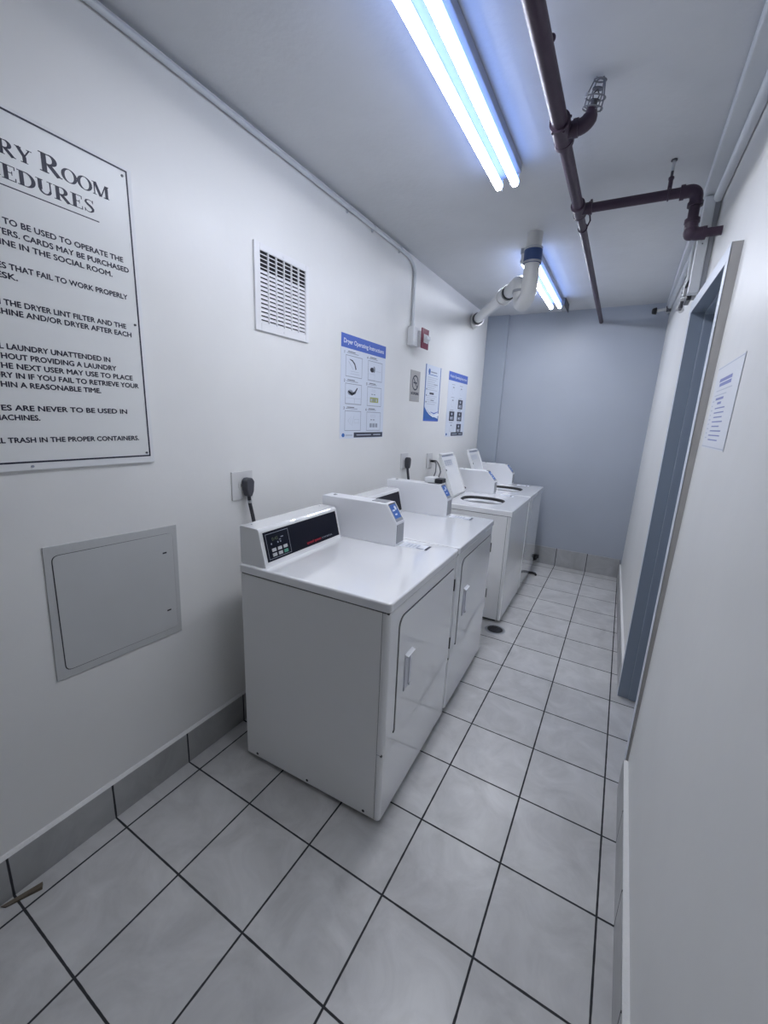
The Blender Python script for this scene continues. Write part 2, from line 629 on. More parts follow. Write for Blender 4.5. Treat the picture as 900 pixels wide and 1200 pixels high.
m = MB().box(1.787, 1.83, D0 + 0.003, D1 - 0.003, 0.006, DZ - 0.003, JAMB, 0.002)
m.build('leaf', door)

# boxed trim and the white raceway in the corner between the right wall and ceiling
m = MB()
m.prism([(1.640, YF + 0.1), (1.735, YF + 0.1), (1.735, 1.6), (1.68, YB), (1.637, YB)], 'z', 2.610, H, TRIMW, 0.004)
m.tube([(1.708, YF + 0.1, 2.588), (1.708, 1.6, 2.588), (1.655, YB, 2.588)], 0.019, TRIMW, 12)
struct(m.build('trim_2'), 'painted boxed trim along the ceiling over the right wall', 'trim')

# ================================================================== DRYERS
DW, DD, DH = 0.722, 0.690, 0.932


def rounded_front(x0, x1, y0, y1, r, n=5):
    """plan outline with the two front corners rounded (front is +x)"""
    pts = [(x0, y0)]
    for i in range(n + 1):
        a = -PI / 2 + PI / 2 * i / n
        pts.append((x1 - r + r * math.cos(a), y0 + r + r * math.sin(a)))
    for i in range(n + 1):
        a = PI / 2 * i / n
        pts.append((x1 - r + r * math.cos(a), y1 - r + r * math.sin(a)))
    pts.append((x0, y1))
    return pts


def card_reader(root, x_back, x_front, x_knee, y0, y1, z0):
    m = MB()
    prof = [(x_back, z0), (x_front, z0), (x_front, z0 + 0.117), (x_knee, z0 + 0.203), (x_back, z0 + 0.203)]
    m.prism(prof, 'y', y0, y1, CARDM, 0.003)
    cr = m.build('card_reader', root)
    # label on the slanted face
    a = Vector((x_front, 0, z0 + 0.117))
    b = Vector((x_knee, 0, z0 + 0.203))
    V = (b - a).normalized()
    Ln = (b - a).length
    N = Vector((V.z, 0, -V.x))
    fr = (Vector((x_front, y0, z0 + 0.117)), Y_, V, N)
    m = MB()
    wd = y1 - y0
    m.rect(fr, 0.008, 0.004, wd - 0.008, Ln - 0.004, GREYM, 0.0006)
    m.rect(fr, 0.014, 0.020, wd - 0.016, Ln - 0.010, LABELB, 0.0012)
    m.rect(fr, 0.03, 0.036, wd - 0.042, 0.044, LABELW, 0.0016)
    m.rect(fr, 0.022, 0.058, wd - 0.046, 0.066, LABELW, 0.0016)
    m.flat(fr, [[(wd * 0.62 + 0.010 * math.cos(t), Ln - 0.030 + 0.012 * math.sin(t)) for t in [PI * 2 * i / 12 for i in range(12)]]], LABELW, 0.0020)
    m.rect(fr, 0.012, Ln - 0.008, wd - 0.012, Ln - 0.003, BLACK, 0.0020)
    tag(m.build('reader_label', cr), 'blue instruction label on the slanted face', None)
    m = MB()
    m.box(x_front - 0.001, x_front + 0.0025, y0 + 0.010, y1 - 0.006, z0 + 0.012, z0 + 0.105, GREYM, 0.001)  # grey plate painting the shade on the lower front face
    m.build('front_shade', cr)
    m = MB()
    m.box(x_back + 0.28, x_knee - 0.02, y0 + 0.03, y1 - 0.004, z0 + 0.2025, z0 + 0.2055, GREYM, 0.001)
    m.build('top_hatch', cr)
    m = MB()
    m.cyl((x_back + 0.05, (y0 + y1) / 2, z0 + 0.202), (x_back + 0.05, (y0 + y1) / 2, z0 + 0.2065), 0.011, STEEL)
    m.cyl((x_back + 0.05, (y0 + y1) / 2, z0 + 0.2065), (x_back + 0.05, (y0 + y1) / 2, z0 + 0.2070), 0.005, BLACK)
    m.build('lock', cr)
    return cr


def make_dryer():
    root = thing('clothes_dryer', 'white front-loading dryer nearest the camera', 'dryer', world=False, group='coin laundry dryers')
    # cabinet
    m = MB()
    m.box(-DD, -0.0285, 0.002, DW - 0.002, 0.022, 0.8905, ENAMEL_SIDE, 0.001)
    m.box(-0.030, -0.024, 0.0035, DW - 0.0035, 0.024, 0.889, GAP_SHADE)
    m.box(-DD + 0.004, -0.003, 0.0035, DW - 0.0035, 0.888, 0.897, GAP_SHADE)
    m.box(-0.026, -0.006, 0.0035, DW - 0.0035, 0.314, 0.326, GAP_SHADE)
    m.box(-DD + 0.02, -0.05, 0.02, DW - 0.02, 0.004, 0.03, GAP_SHADE)
    m.build('cabinet', root)
    # wrap-around front: kick panel below, door surround above
    m = MB()
    m.prism(rounded_front(-0.0262, -0.004, 0.001, DW - 0.001, 0.018), 'z', 0.022, 0.3175, ENAMEL, 0.001)
    m.build('kick_panel', root)
    m = MB()
    m.prism(rounded_front(-0.0262, 0.0, 0.001, DW - 0.001, 0.018), 'z', 0.3210, 0.8905, ENAMEL, 0.001)
    m.build('front_panel', root)
    # top
    m = MB()
    m.prism(rounded_front(-DD - 0.003, 0.006, -0.003, DW + 0.003, 0.016), 'z', 0.895, DH, ENAMEL_LIT, 0.007, 3)
    m.build('top', root)
    # legs
    for x in (-DD + 0.05, -0.07):
        for y in (0.05, DW - 0.05):
            m = MB().cyl((x, y, 0.0), (x, y, 0.012), 0.018, RUBBER).cyl((x, y, 0.012), (x, y, 0.03), 0.008, DKSTEEL)
            m.build('leveling_foot', root)
    for x in (-0.63, -0.35, -0.075):
        m = MB().cyl((x, 0.004, 0.036), (x, 0.0015, 0.036), 0.006, BLACK, seg=10)
        m.build('screw', root)
    # door panel with its dark reveal
    y0, y1, z0, z1, r = 0.082, 0.690, 0.372, 0.846, 0.04

    def outline(o):
        p = [(y0 + o, z0 + o), (y1 - o, z0 + o), (y1 - o, z1 - 0.012 - o)]
        p += [(y1 - 0.012 - o, z1 - o)]
        for i in range(7):
            a = PI / 2 + PI / 2 * i / 6
            p.append((y0 + r + (r - o) * math.cos(a), z1 - r + (r - o) * math.sin(a)))
        return p
    m = MB().prism(outline(0), 'x', 0.0, 0.0008, GAP_SHADE)
    m.build('door_reveal', root)
    m = MB().prism([(p[0] + (0.004 if p[0] < 0.3 else -0.0), p[1] - (0.004 if p[1] > 0.6 else -0.002)) for p in outline(0)], 'x', 0.0, 0.0045, ENAMEL, 0.0015)
    d = m.build('door', root)
    m = MB()
    m.box(0.0040, 0.0055, 0.142, 0.206, 0.512, 0.668, PULL, 0.0005)
    m.prism([(0.0045, 0.671), (0.020, 0.664), (0.020, 0.660), (0.0045, 0.660)], 'y', 0.140, 0.208, ENAMEL_LIT, 0.001)
    m.box(0.0045, 0.0085, 0.142, 0.148, 0.512, 0.664, PULL, 0.001)
    m.box(0.0045, 0.0085, 0.180, 0.186, 0.520, 0.664, PULL, 0.001)
    m.box(0.0045, 0.010, 0.190, 0.206, 0.510, 0.517, ENAMEL_LIT, 0.002)
    tag(m.build('handle', d), 'pale door pull with a slanted lip', None)
    for z in (0.402, 0.718):
        m = MB().box(0.0, 0.006, 0.704, 0.711, z, z + 0.062, BLACK, 0.001)
        m.build('hinge', root)
    m = MB().cyl((0.0, 0.080, 0.374), (0.003, 0.080, 0.374), 0.0045, BLACK, seg=10)
    m.build('catch', root)
    # control console
    c0, c1 = 0.012, 0.550
    prof = [(-0.700, DH), (-0.700, 1.086), (-0.694, 1.092), (-0.606, 1.088), (-0.598, 1.080), (-0.562, DH)]
    m = MB().prism(prof, 'y', c0, c1, ENAMEL, 0.003)
    con = m.build('console', root)
    a = Vector((-0.562, c0, DH))
    b = Vector((-0.598, c0, 1.080))
    V = (b - a).normalized()
    N = Vector((V.z, 0, -V.x))
    fr = (a, Y_, V, N)
    Lc = (b - a).length
    m = MB()
    O = a + N * 0.0
    # inset black panel
    m.rect(fr, 0.016, 0.020, 0.522, Lc - 0.010, PANELB, 0.0015)
    m.frame(fr, 0.012, 0.016, 0.526, Lc - 0.006, 0.004, PLATE, 0.0020)
    m.frame(fr, 0.028, 0.028, 0.162, Lc - 0.020, 0.0018, PGREY, 0.0020)
    pan = m.build('control_panel', con)
    m = MB()
    m.text(fr, 'speed queen', PRED, 0.268, 0.033, 0.013, width=0.105, h=0.0022, bold=0.012)
    m.text(fr, 'COMMERCIAL', PGREY, 0.380, 0.033, 0.008, width=0.085, h=0.0022)
    tag(m.build('logo', pan), 'small red lettering with grey lettering beside it', None)
    m = MB()
    m.text(fr, '0:45', DIMG, 0.060, Lc - 0.052, 0.014, width=0.035, h=0.0022)
    m.rect(fr, 0.112, Lc - 0.048, 0.128, Lc - 0.044, PGREY, 0.0022)
    for k, uu in enumerate((0.050, 0.088, 0.104)):
        m.rect(fr, uu, 0.085, uu + 0.007, 0.092, PGREY, 0.0022)
    m.rect(fr, 0.100, 0.096, 0.112, 0.099, PGREY, 0.0022)
    tag(m.build('display', pan), 'dim green display with tiny indicator lights', None)
    for k in range(6):
        i, j = k % 3, k // 3
        u0, v0 = 0.050 + i * 0.034, 0.056 - j * 0.020
        mm = GREENP if (i, j) == (2, 1) else BUTTON
        m = MB()
        vs = []
        bm_fr = (fr[0] + N * 0.0022, fr[1], fr[2], N)
        m.rect(bm_fr, u0, v0, u0 + 0.023, v0 + 0.013, mm, 0.002)
        for (p, q) in (((0, 0), (1, 0)), ((1, 0), (1, 1)), ((1, 1), (0, 1)), ((0, 1), (0, 0))):
            pa = (u0 + 0.023 * p[0], v0 + 0.013 * p[1])
            qa = (u0 + 0.023 * q[0], v0 + 0.013 * q[1])
            O2 = bm_fr[0]
            m.raw([O2 + Y_ * pa[0] + V * pa[1] - N * 0.002, O2 + Y_ * qa[0] + V * qa[1] - N * 0.002,
                   O2 + Y_ * qa[0] + V * qa[1] + N * 0.002, O2 + Y_ * pa[0] + V * pa[1] + N * 0.002], [(0, 1, 2, 3)], mm)
        m.build('button', pan)
    for y in (0.05, 0.51):
        m = MB().cyl((-0.67, y, 1.0895), (-0.67, y, 1.0925), 0.005, STEEL, seg=10)
        m.build('screw', con)
    # sticker on the top
    m = MB()
    fr = (Vector((-0.265, 0.600, DH + 0.0006)), Y_, -X_, Z_)
    fr = (Vector((-0.262, 0.600, DH)), X_, Y_, Z_)
    m.rect(fr, 0.0, 0.0, 0.145, 0.075, PWHITE, 0.0006)
    for k in range(4):
        m.rect(fr, 0.030 + 0.018 * k, 0.010, 0.040 + 0.018 * k, 0.062, PLGREY, 0.0010)
    m.rect(fr, 0.092, 0.006, 0.128, 0.020, PGREY, 0.0010)
    m.rect(fr, 0.132, 0.002, 0.146, 0.074, PDARK, 0.0012)
    tag(m.build('sticker', root), 'white paper sticker with a black bar', None)
    return root


d1 = make_dryer()
cr1 = card_reader(d1, -0.700, -0.267, -0.322, 0.572, 0.665, DH)
d1.location = (0.887, 0.811, 0)
d1.rotation_euler = (0, 0, 0.036)
d1['label'] = 'white dryer nearest the camera, its whole side panel and control console in view'
d2 = copy_tree(d1)
d2.location = (0.860, 1.547, 0)
d2['label'] = 'white dryer standing between the nearest dryer and the floor drain'
for c in d2.children:
    if c.name.startswith('card_reader'):
        c.location.y += 0.006
        c.location.x -= 0.004

# ================================================================== WASHERS
WW, WD, WH = 0.742, 0.655, 0.905


def superellipse(cx, cy, a, b, n=40, e=2.6):
    out = []
    for i in range(n):
        t = 2 * PI * i / n
        c, s = math.cos(t), math.sin(t)
        out.append((cx + a * math.copysign(abs(c) ** (2 / e), c), cy + b * math.copysign(abs(s) ** (2 / e), s)))
    return out


def make_washer():
    root = thing('washing_machine', 'white top-loading washer', 'washer', world=False, group='top loading washers')
    m = MB()
    m.box(-WD, -0.027, 0.003, WW - 0.003, 0.024, 0.860, ENAMEL_SIDE, 0.001)
    m.box(-0.029, -0.022, 0.0045, WW - 0.0045, 0.026, 0.858, GAP_SHADE)
    m.box(-WD + 0.004, -0.004, 0.0045, WW - 0.0045, 0.857, 0.866, GAP_SHADE)
    m.box(-WD + 0.02, -0.04, 0.02, WW - 0.02, 0.004, 0.03, GAP_SHADE)
    m.build('cabinet', root)
    m = MB().prism(rounded_front(-0.0245, 0.0, 0.001, WW - 0.001, 0.016), 'z', 0.024, 0.861, ENAMEL, 0.0015)
    m.build('front_panel', root)
    for x in (-WD + 0.05, -0.06):
        for y in (0.05, WW - 0.05):
            m = MB().cyl((x, y, 0.0), (x, y, 0.012), 0.018, RUBBER).cyl((x, y, 0.012), (x, y, 0.03), 0.008, DKSTEEL)
            m.build('leveling_foot', root)
    # top with the loading hole
    cx, cyy, a, b = -0.310, 0.325, 0.180, 0.150
    n = 40
    inner = superellipse(cx, cyy, a, b, n)
    outer = []
    X0, X1, Y0, Y1 = -WD, 0.006, -0.002, WW + 0.002
    for i in range(n):
        t = 2 * PI * i / n
        c, s = math.cos(t), math.sin(t)
        k = min(((X1 - cx) if c > 0 else (cx - X0)) / max(abs(c), 1e-6), ((Y1 - cyy) if s > 0 else (cyy - Y0)) / max(abs(s), 1e-6))
        outer.append((cx + c * k, cyy + s * k))
    for (qx, qy) in ((X0, Y0), (X1, Y0), (X0, Y1), (X1, Y1)):
        j = min(range(n), key=lambda i: (outer[i][0] - qx) ** 2 + (outer[i][1] - qy) ** 2)
        outer[j] = (qx, qy)
    bv = 0.006
    cmx, cmy = (X0 + X1) / 2, (Y0 + Y1) / 2
    sh = [(cmx + (p[0] - cmx) * (1 - 2 * bv / (X1 - X0)), cmy + (p[1] - cmy) * (1 - 2 * bv / (Y1 - Y0))) for p in outer]
    m = MB()
    vs = [(*p, WH) for p in inner] + [(*p, WH) for p in sh] + [(*p, WH - bv) for p in outer] + [(*p, 0.865) for p in outer]
    fs = []
    for i in range(n):
        j = (i + 1) % n
        fs += [(i, n + i, n + j, j), (n + i, 2 * n + i, 2 * n + j, n + j), (2 * n + i, 3 * n + i, 3 * n + j, 2 * n + j)]
    m.raw(vs, fs, ENAMEL_LIT)
    m.raw([(*p, 0.865) for p in outer], [list(range(n))[::-1]], GAP_SHADE)
    m.build('top', root)
    # gasket and tub
    m = MB()
    r2 = superellipse(cx, cyy, a - 0.012, b - 0.012, n)
    vs = [(*p, WH + 0.0015) for p in inner] + [(*p, WH - 0.004) for p in r2] + [(*p, WH - 0.022) for p in r2]
    fs = []
    for i in range(n):
        j = (i + 1) % n
        fs += [(i, j, n + j, n + i), (n + i, n + j, 2 * n + j, 2 * n + i)]
    m.raw(vs, fs, RUBBER, True)
    m.build('gasket', root)
    m = MB()
    r3 = superellipse(cx, cyy, a - 0.03, b - 0.03, n)
    vs = [(*p, WH - 0.022) for p in r2] + [(*p, 0.870) for p in r3]
    m.raw(vs, [(i, (i + 1) % n, n + (i + 1) % n, n + i) for i in range(n)], TUBIN, True)
    m.raw([(*p, 0.870) for p in r3], [list(range(n))], STEEL)
    m.build('tub', root)
    # lid, swung up and leaning back
    ang = math.radians(22.5)
    hx, hz = -0.530, WH + 0.006
    V = Vector((-math.sin(ang), 0, math.cos(ang)))
    N = Vector((math.cos(ang), 0, math.sin(ang)))
    LY0, LW, LH = 0.205, 0.345, 0.385
    O = Vector((hx, LY0, hz))
    m = MB()
    bm = bmesh.new()
    bmesh.ops.create_cube(bm, size=1)
    for v in bm.verts:
        v.co = Vector(((v.co.x + 0.5) * LW, (v.co.y + 0.5) * LH, (v.co.z - 0.5) * 0.018))
    bmesh.ops.bevel(bm, geom=[e for e in bm.edges if abs((e.verts[0].co - e.verts[1].co).z) > 0.01 and e.verts[0].co.y > 0.1], offset=0.03, segments=4, affect='EDGES')
    bmesh.ops.bevel(bm, geom=[e for e in bm.edges if abs(e.verts[0].co.z - e.verts[1].co.z) < 1e-4], offset=0.003, segments=2, affect='EDGES')
    for v in bm.verts:
        p = v.co.copy()
        v.co = O + Y_ * p.x + V * p.y + N * p.z
    m.from_bm(bm, ENAMEL)
    lid = m.build('lid', root)
    fr = (O, Y_, V, N)
    m = MB()
    for (u0, v0, u1, v1) in ((0.008, 0.01, 0.016, LH - 0.03), (LW - 0.016, 0.01, LW - 0.008, LH - 0.03), (0.03, LH - 0.020, LW - 0.03, LH - 0.010)):
        P = [O + Y_ * u + V * v + N * h for h in (0, 0.008) for (u, v) in ((u0, v0), (u1, v0), (u1, v1), (u0, v1))]
        m.raw(P, [(0, 1, 2, 3), (4, 5, 6, 7), (0, 1, 5, 4), (1, 2, 6, 5), (2, 3, 7, 6), (3, 0, 4, 7)], ENAMEL)
    m.build('lid_rim', lid)
    m = MB()
    m.rect(fr, 0.034, LH - 0.036, LW - 0.034, LH - 0.020, PGREY, 0.001)  # grey strip painted in as shade under the rim's top lip
    for r in range(3):
        for k in range(4):
            m.rect(fr, 0.055 + k * 0.046 + 0.004 * r, LH - 0.078 - r * 0.017, 0.093 + k * 0.046, LH - 0.066 - r * 0.017, PGREY, 0.001)
    tag(m.build('lid_print_shade', lid), 'pale grey printed notice and painted rim shade under the lid', None)
    m = MB().cyl(O + Y_ * 0.035 + V * 0.235 + N * 0.0, O + Y_ * 0.035 + V * 0.235 + N * 0.006, 0.009, BLACK, seg=12)
    m.build('bumper', lid)
    m = MB().cyl(O + Y_ * (LW + 0.001) + V * 0.04, O + Y_ * (LW + 0.012) + V * 0.04, 0.012, BLACK, seg=12)
    m.cyl(O + Y_ * (-0.012) + V * 0.01, O + Y_ * (LW + 0.012) + V * 0.01, 0.006, STEEL, seg=10)
    m.build('hinge', lid)
    # sticker
    m = MB()
    fr = (Vector((-0.245, 0.628, WH)), X_, Y_, Z_)
    m.rect(fr, 0, 0, 0.12, 0.06, PWHITE, 0.0006)
    m.rect(fr, 0.035, 0.010, 0.075, 0.05, PLGREY, 0.001)
    m.rect(fr, 0.090, 0.006, 0.105, 0.052, PDARK, 0.001)
    tag(m.build('sticker', root), 'white paper sticker with a black bar', None)
    return root


w1 = make_washer()
card_reader(w1, -0.655, -0.300, -0.372, 0.640, 0.733, WH)
w1.location = (0.845, 2.723, 0)
w1.rotation_euler = (0, 0, 0.019)
w1['label'] = 'white top-load washer with raised lid standing next to the floor drain'
w2 = copy_tree(w1)
w2.location = (0.829, 3.485, 0)
w2['label'] = 'white top-load washer with raised lid, last in the row by the blue wall'

# ================================================================== LEFT WALL
# big procedures sign
SY0, SY1, SZ0, SZ1 = -0.150, 0.578, 1.346, 2.266
sign = thing('wall_sign', 'large white notice board of laundry room procedures in black lettering', 'sign', (0, 0.2, SZ0))
m = MB().box(0.001, 0.008, SY0, SY1, SZ0, SZ1, SIGNBEV, 0.002)
m.build('board', sign)
fr = left_wall_frame(0, 0, 0.0082)
m = MB()
m.rect(fr, SY0 + 0.022, SZ0 + 0.030, SY1 - 0.020, SZ1 - 0.014, SIGNW, 0.0)
m.frame(fr, SY0 + 0.016, SZ0 + 0.022, SY1 - 0.014, SZ1 - 0.008, 0.005, INK, 0.0004)
LINES = [
    ('DRYERS ARE TO BE USED TO OPERATE THE', 'TO BE USED TO OPERATE THE', 0.227, 0.527, 1.989),
    ('WASHERS AND DRYERS. CARDS MAY BE PURCHASED', 'ERS. CARDS MAY BE PURCHASED', 0.223, 0.542, 1.9625),
    ('MACHINE IN THE SOCIAL ROOM.', 'NE IN THE SOCIAL ROOM.', 0.220, 0.489, 1.9365),
    ('MACHINES THAT FAIL TO WORK PROPERLY', 'S THAT FAIL TO WORK PROPERLY', 0.212, 0.530, 1.8795),
    ('DESK.', 'SK.', 0.209, 0.241, 1.8555),
    ('CLEAN THE DRYER LINT FILTER AND THE', 'THE DRYER LINT FILTER AND THE', 0.204, 0.517, 1.7885),
    ('WASHING MACHINE AND/OR DRYER AFTER EACH', 'HINE AND/OR DRYER AFTER EACH', 0.196, 0.532, 1.765),
    ('ALL LAUNDRY UNATTENDED IN', 'LAUNDRY UNATTENDED IN', 0.196, 0.457, 1.6765),
    ('WITHOUT PROVIDING A LAUNDRY', 'HOUT PROVIDING A LAUNDRY', 0.181, 0.473, 1.6515),
    ('THE NEXT USER MAY USE TO PLACE', 'HE NEXT USER MAY USE TO PLACE', 0.178, 0.523, 1.6265),
    ('LAUNDRY IN IF YOU FAIL TO RETRIEVE YOUR', 'RY IN IF YOU FAIL TO RETRIEVE YOUR', 0.175, 0.541, 1.602),
    ('WITHIN A REASONABLE TIME.', 'HIN A REASONABLE TIME.', 0.171, 0.419, 1.5775),
    ('DYES ARE NEVER TO BE USED IN', 'ES ARE NEVER TO BE USED IN', 0.164, 0.494, 1.515),
    ('MACHINES.', 'ACHINES.', 0.160, 0.247, 1.489),
    ('ALL TRASH IN THE PROPER CONTAINERS.', 'L TRASH IN THE PROPER CONTAINERS.', 0.152, 0.526, 1.4265),
]
for full, vis, ya, yb, z in LINES:
    tv, _ = text2d(vis)
    wv = max(p[0] for p in tv) - min(p[0] for p in tv)
    tv, _ = text2d(full)
    wf = max(p[0] for p in tv) - min(p[0] for p in tv)
    m.text(fr, full, INK, 0, z, 0.0150, width=(yb - ya) * wf / wv, right=yb, h=0.0004, bold=0.022)


# serif capitals for the heading, drawn as strokes on a cap-height of 1
def stroke(pts, ws):
    n = len(pts)
    Lf, Rt = [], []
    for i in range(n):
        a = Vector(pts[max(i - 1, 0)])
        b = Vector(pts[min(i + 1, n - 1)])
        t = (b - a).normalized()
        nn = Vector((-t.y, t.x)) * ws[i] / 2
        Lf.append(Vector(pts[i]) + nn)
        Rt.append(Vector(pts[i]) - nn)
    return [[tuple(Lf[i]), tuple(Lf[i + 1]), tuple(Rt[i + 1]), tuple(Rt[i])] for i in range(n - 1)]


def ring(cx, cy, rx, ry, a0, a1, thick, thin, n=20):
    pts, ws = [], []
    for i in range(n + 1):
        t = a0 + (a1 - a0) * i / n
        pts.append((cx + rx * math.cos(t), cy + ry * math.sin(t)))
        ws.append(thin + (thick - thin) * abs(math.cos(t)) ** 1.3)
    return stroke(pts, ws)


def R_(x0, y0, x1, y1):
    return [(x0, y0), (x1, y0), (x1, y1), (x0, y1)]


TK, TN, SF = 0.20, 0.075, 0.06


def serif(ch):
    P = []
    if ch == 'L':
        P += [R_(.08, 0, .08 + TK, 1), R_(0, 0, .62, SF), R_(0, 1 - SF, .33, 1), R_(.57, 0, .62, .27)]
        return P, .66
    if ch == 'A':
        P += stroke([(.10, 0), (.38, 1)], [TN, TN]) + stroke([(.38, 1), (.70, 0)], [TK, TK]) + [R_(.20, .30, .60, .36), R_(0, 0, .24, SF), R_(.54, 0, .86, SF)]
        return P, .88
    if ch == 'U':
        P += [R_(.09, .3, .09 + TK, 1), R_(.64, .3, .64 + TN, 1), R_(0, 1 - SF, .34, 1), R_(.53, 1 - SF, .80, 1)]
        P += ring(.42, .33, .245, .30, PI, 2 * PI, .13, .09)
        return P, .84
    if ch == 'N':
        P += [R_(.09, 0, .09 + TN, 1), R_(.70, 0, .70 + TN, 1), R_(0, 0, .25, SF), R_(0, 1 - SF, .2, 1), R_(.60, 1 - SF, .86, 1)]
        P += stroke([(.12, 1), (.73, 0)], [TK, TK])
        return P, .88
    if ch == 'D':
        P += [R_(.09, 0, .09 + TK, 1), R_(0, 0, .4, SF), R_(0, 1 - SF, .4, 1)] + ring(.36, .5, .36, .475, -PI / 2, PI / 2, TK, SF)
        return P, .84
    if ch == 'Y':
        P += [R_(.34, 0, .34 + TK, .46), R_(.24, 0, .61, SF), R_(0, 1 - SF, .33, 1), R_(.58, 1 - SF, .85, 1)]
        P += stroke([(.14, 1), (.43, .44)], [TK, TK]) + stroke([(.72, 1), (.45, .44)], [TN, TN])
        return P, .84
    if ch in 'RP':
        P += [R_(.09, 0, .09 + TK, 1), R_(0, 0, .35, SF), R_(0, 1 - SF, .4, 1), R_(.2, .46, .4, .46 + SF)] + ring(.38, .735, .235, .25, -PI / 2, PI / 2, TK, SF)
        if ch == 'R':
            P += stroke([(.36, .49), (.74, 0)], [TK, TK]) + [R_(.64, 0, .88, SF)]
            return P, .86
        return P, .72
    if ch == 'O':
        P += ring(.44, .5, .36, .49, 0, 2 * PI, TK, SF, 32)
        return P, .90
    if ch == 'C':
        P += ring(.44, .5, .36, .49, PI * .22, PI * 1.78, TK, SF, 28) + [R_(.70, .72, .745, 1.0)]
        return P, .82
    if ch == 'M':
        P += [R_(.09, 0, .09 + TN, 1), R_(.80, 0, .80 + TK, 1), R_(0, 0, .25, SF), R_(0, 1 - SF, .24, 1), R_(.70, 0, 1.06, SF), R_(.84, 1 - SF, 1.06, 1)]
        P += stroke([(.17, 1), (.50, 0)], [TK, TK]) + stroke([(.85, 1), (.52, 0)], [TN, TN])
        return P, 1.10
    if ch == 'E':
        P += [R_(.09, 0, .09 + TK, 1), R_(0, 0, .62, SF), R_(0, 1 - SF, .60, 1), R_(.2, .49, .46, .49 + SF), R_(.57, 0, .62, .25), R_(.55, .76, .60, 1), R_(.43, .38, .47, .65)]
        return P, .68
    if ch == 'S':
        pts = [(.52, .80), (.45, .93), (.30, .965), (.15, .89), (.12, .74), (.24, .60), (.40, .48), (.50, .34), (.50, .19), (.38, .06), (.22, .035), (.10, .12), (.06, .26)]
        ws = [.05, .05, .06, .10, .14, .17, .18, .17, .13, .09, .06, .05, .05]
        P += stroke(pts, ws) + [R_(.50, .74, .54, 1.0), R_(.04, 0, .08, .27)]
        return P, .64
    return P, .35


def heading(mb, words, right, z, width=None):
    """words: list of (char, cap height)"""
    x = 0
    out = []
    for ch, cap in words:
        P, adv = serif(ch)
        out += [[(x + p[0] * cap, p[1] * cap) for p in poly] for poly in P]
        x += adv * cap
    xs = [p[0] for poly in out for p in poly]
    sx = 1.0 if width is None else width / (max(xs) - min(xs))
    mx = max(xs)
    for poly in out:
        mb.flat(fr, [[(right + (p[0] - mx) * sx, z + p[1]) for p in poly]], INK, 0.0004)


BG, SM = 0.046, 0.0335
heading(m, [('L', BG)] + [(c, SM) for c in 'AUNDRY'] + [(' ', SM), ('R', BG), ('O', SM), ('O', SM), ('M', SM)], 0.503, 2.153, 0.455)
heading(m, [(c, SM + .001) for c in 'PROCEDURES'], 0.456, 2.097, 0.375)
m.rect(fr, 0.02, 2.079, 0.467, 2.082, INK, 0.0004)
m.build('lettering', sign)
for (yy, zz) in ((SY1 - 0.030, SZ1 - 0.027), (SY1 - 0.030, 1.806), (SY1 - 0.028, SZ0 + 0.035), (0.214, SZ0 + 0.012), (SY0 + 0.03, SZ1 - 0.027), (SY0 + 0.03, SZ0 + 0.035)):
    m = MB().cyl((0.008, yy, zz), (0.0105, yy, zz), 0.0038, DKSTEEL if zz > SZ0 + 0.02 else PGREY, seg=12)
    m.build('screw', sign)

# access panel
ap = thing('access_panel', 'grey square metal access panel set in the lower left wall', 'panel', (0, 0.42, 0.65))
m = MB()
y0, y1, z0, z1 = 0.197, 0.640, 0.648, 1.100
m.prism([(0.208, 1.110), (0.645, 1.093), (0.637, 0.640), (0.196, 0.656)], 'x', 0.0, 0.004, ACCESSF, 0.0015)
m.build('frame', ap)


def rounded_quad(q, r, n=5):
    out = []
    for i in range(4):
        p, a_, b_ = Vector(q[i]), Vector(q[i - 1]), Vector(q[(i + 1) % 4])
        da, db = (a_ - p).normalized(), (b_ - p).normalized()
        for k in range(n + 1):
            t = k / n
            out.append(tuple(p + da * r * (1 - t) ** 2 + db * r * t ** 2))
    return out


m = MB().prism(rounded_quad([(0.226, 1.078), (0.626, 1.066), (0.621, 0.668), (0.222, 0.680)], 0.022), 'x', 0.0036, 0.0044, GAP_SHADE)
m.prism(rounded_quad([(0.2290, 1.0758), (0.6254, 1.0652), (0.6204, 0.6686), (0.2252, 0.6816)], 0.020), 'x', 0.0030, 0.0050, ACCESS, 0.0006)
pdoor = m.build('panel_door', ap)
for yy, zz in ((0.588, 0.992), (0.588, 0.752)):
    m = MB().cyl((0.0049, yy, zz), (0.0056, yy, zz), 0.010, ACCESS, seg=14)
    m.box(0.0055, 0.0060, yy - 0.008, yy + 0.008, zz - 0.003, zz + 0.003, BLACK)
    m.build('latch', pdoor)

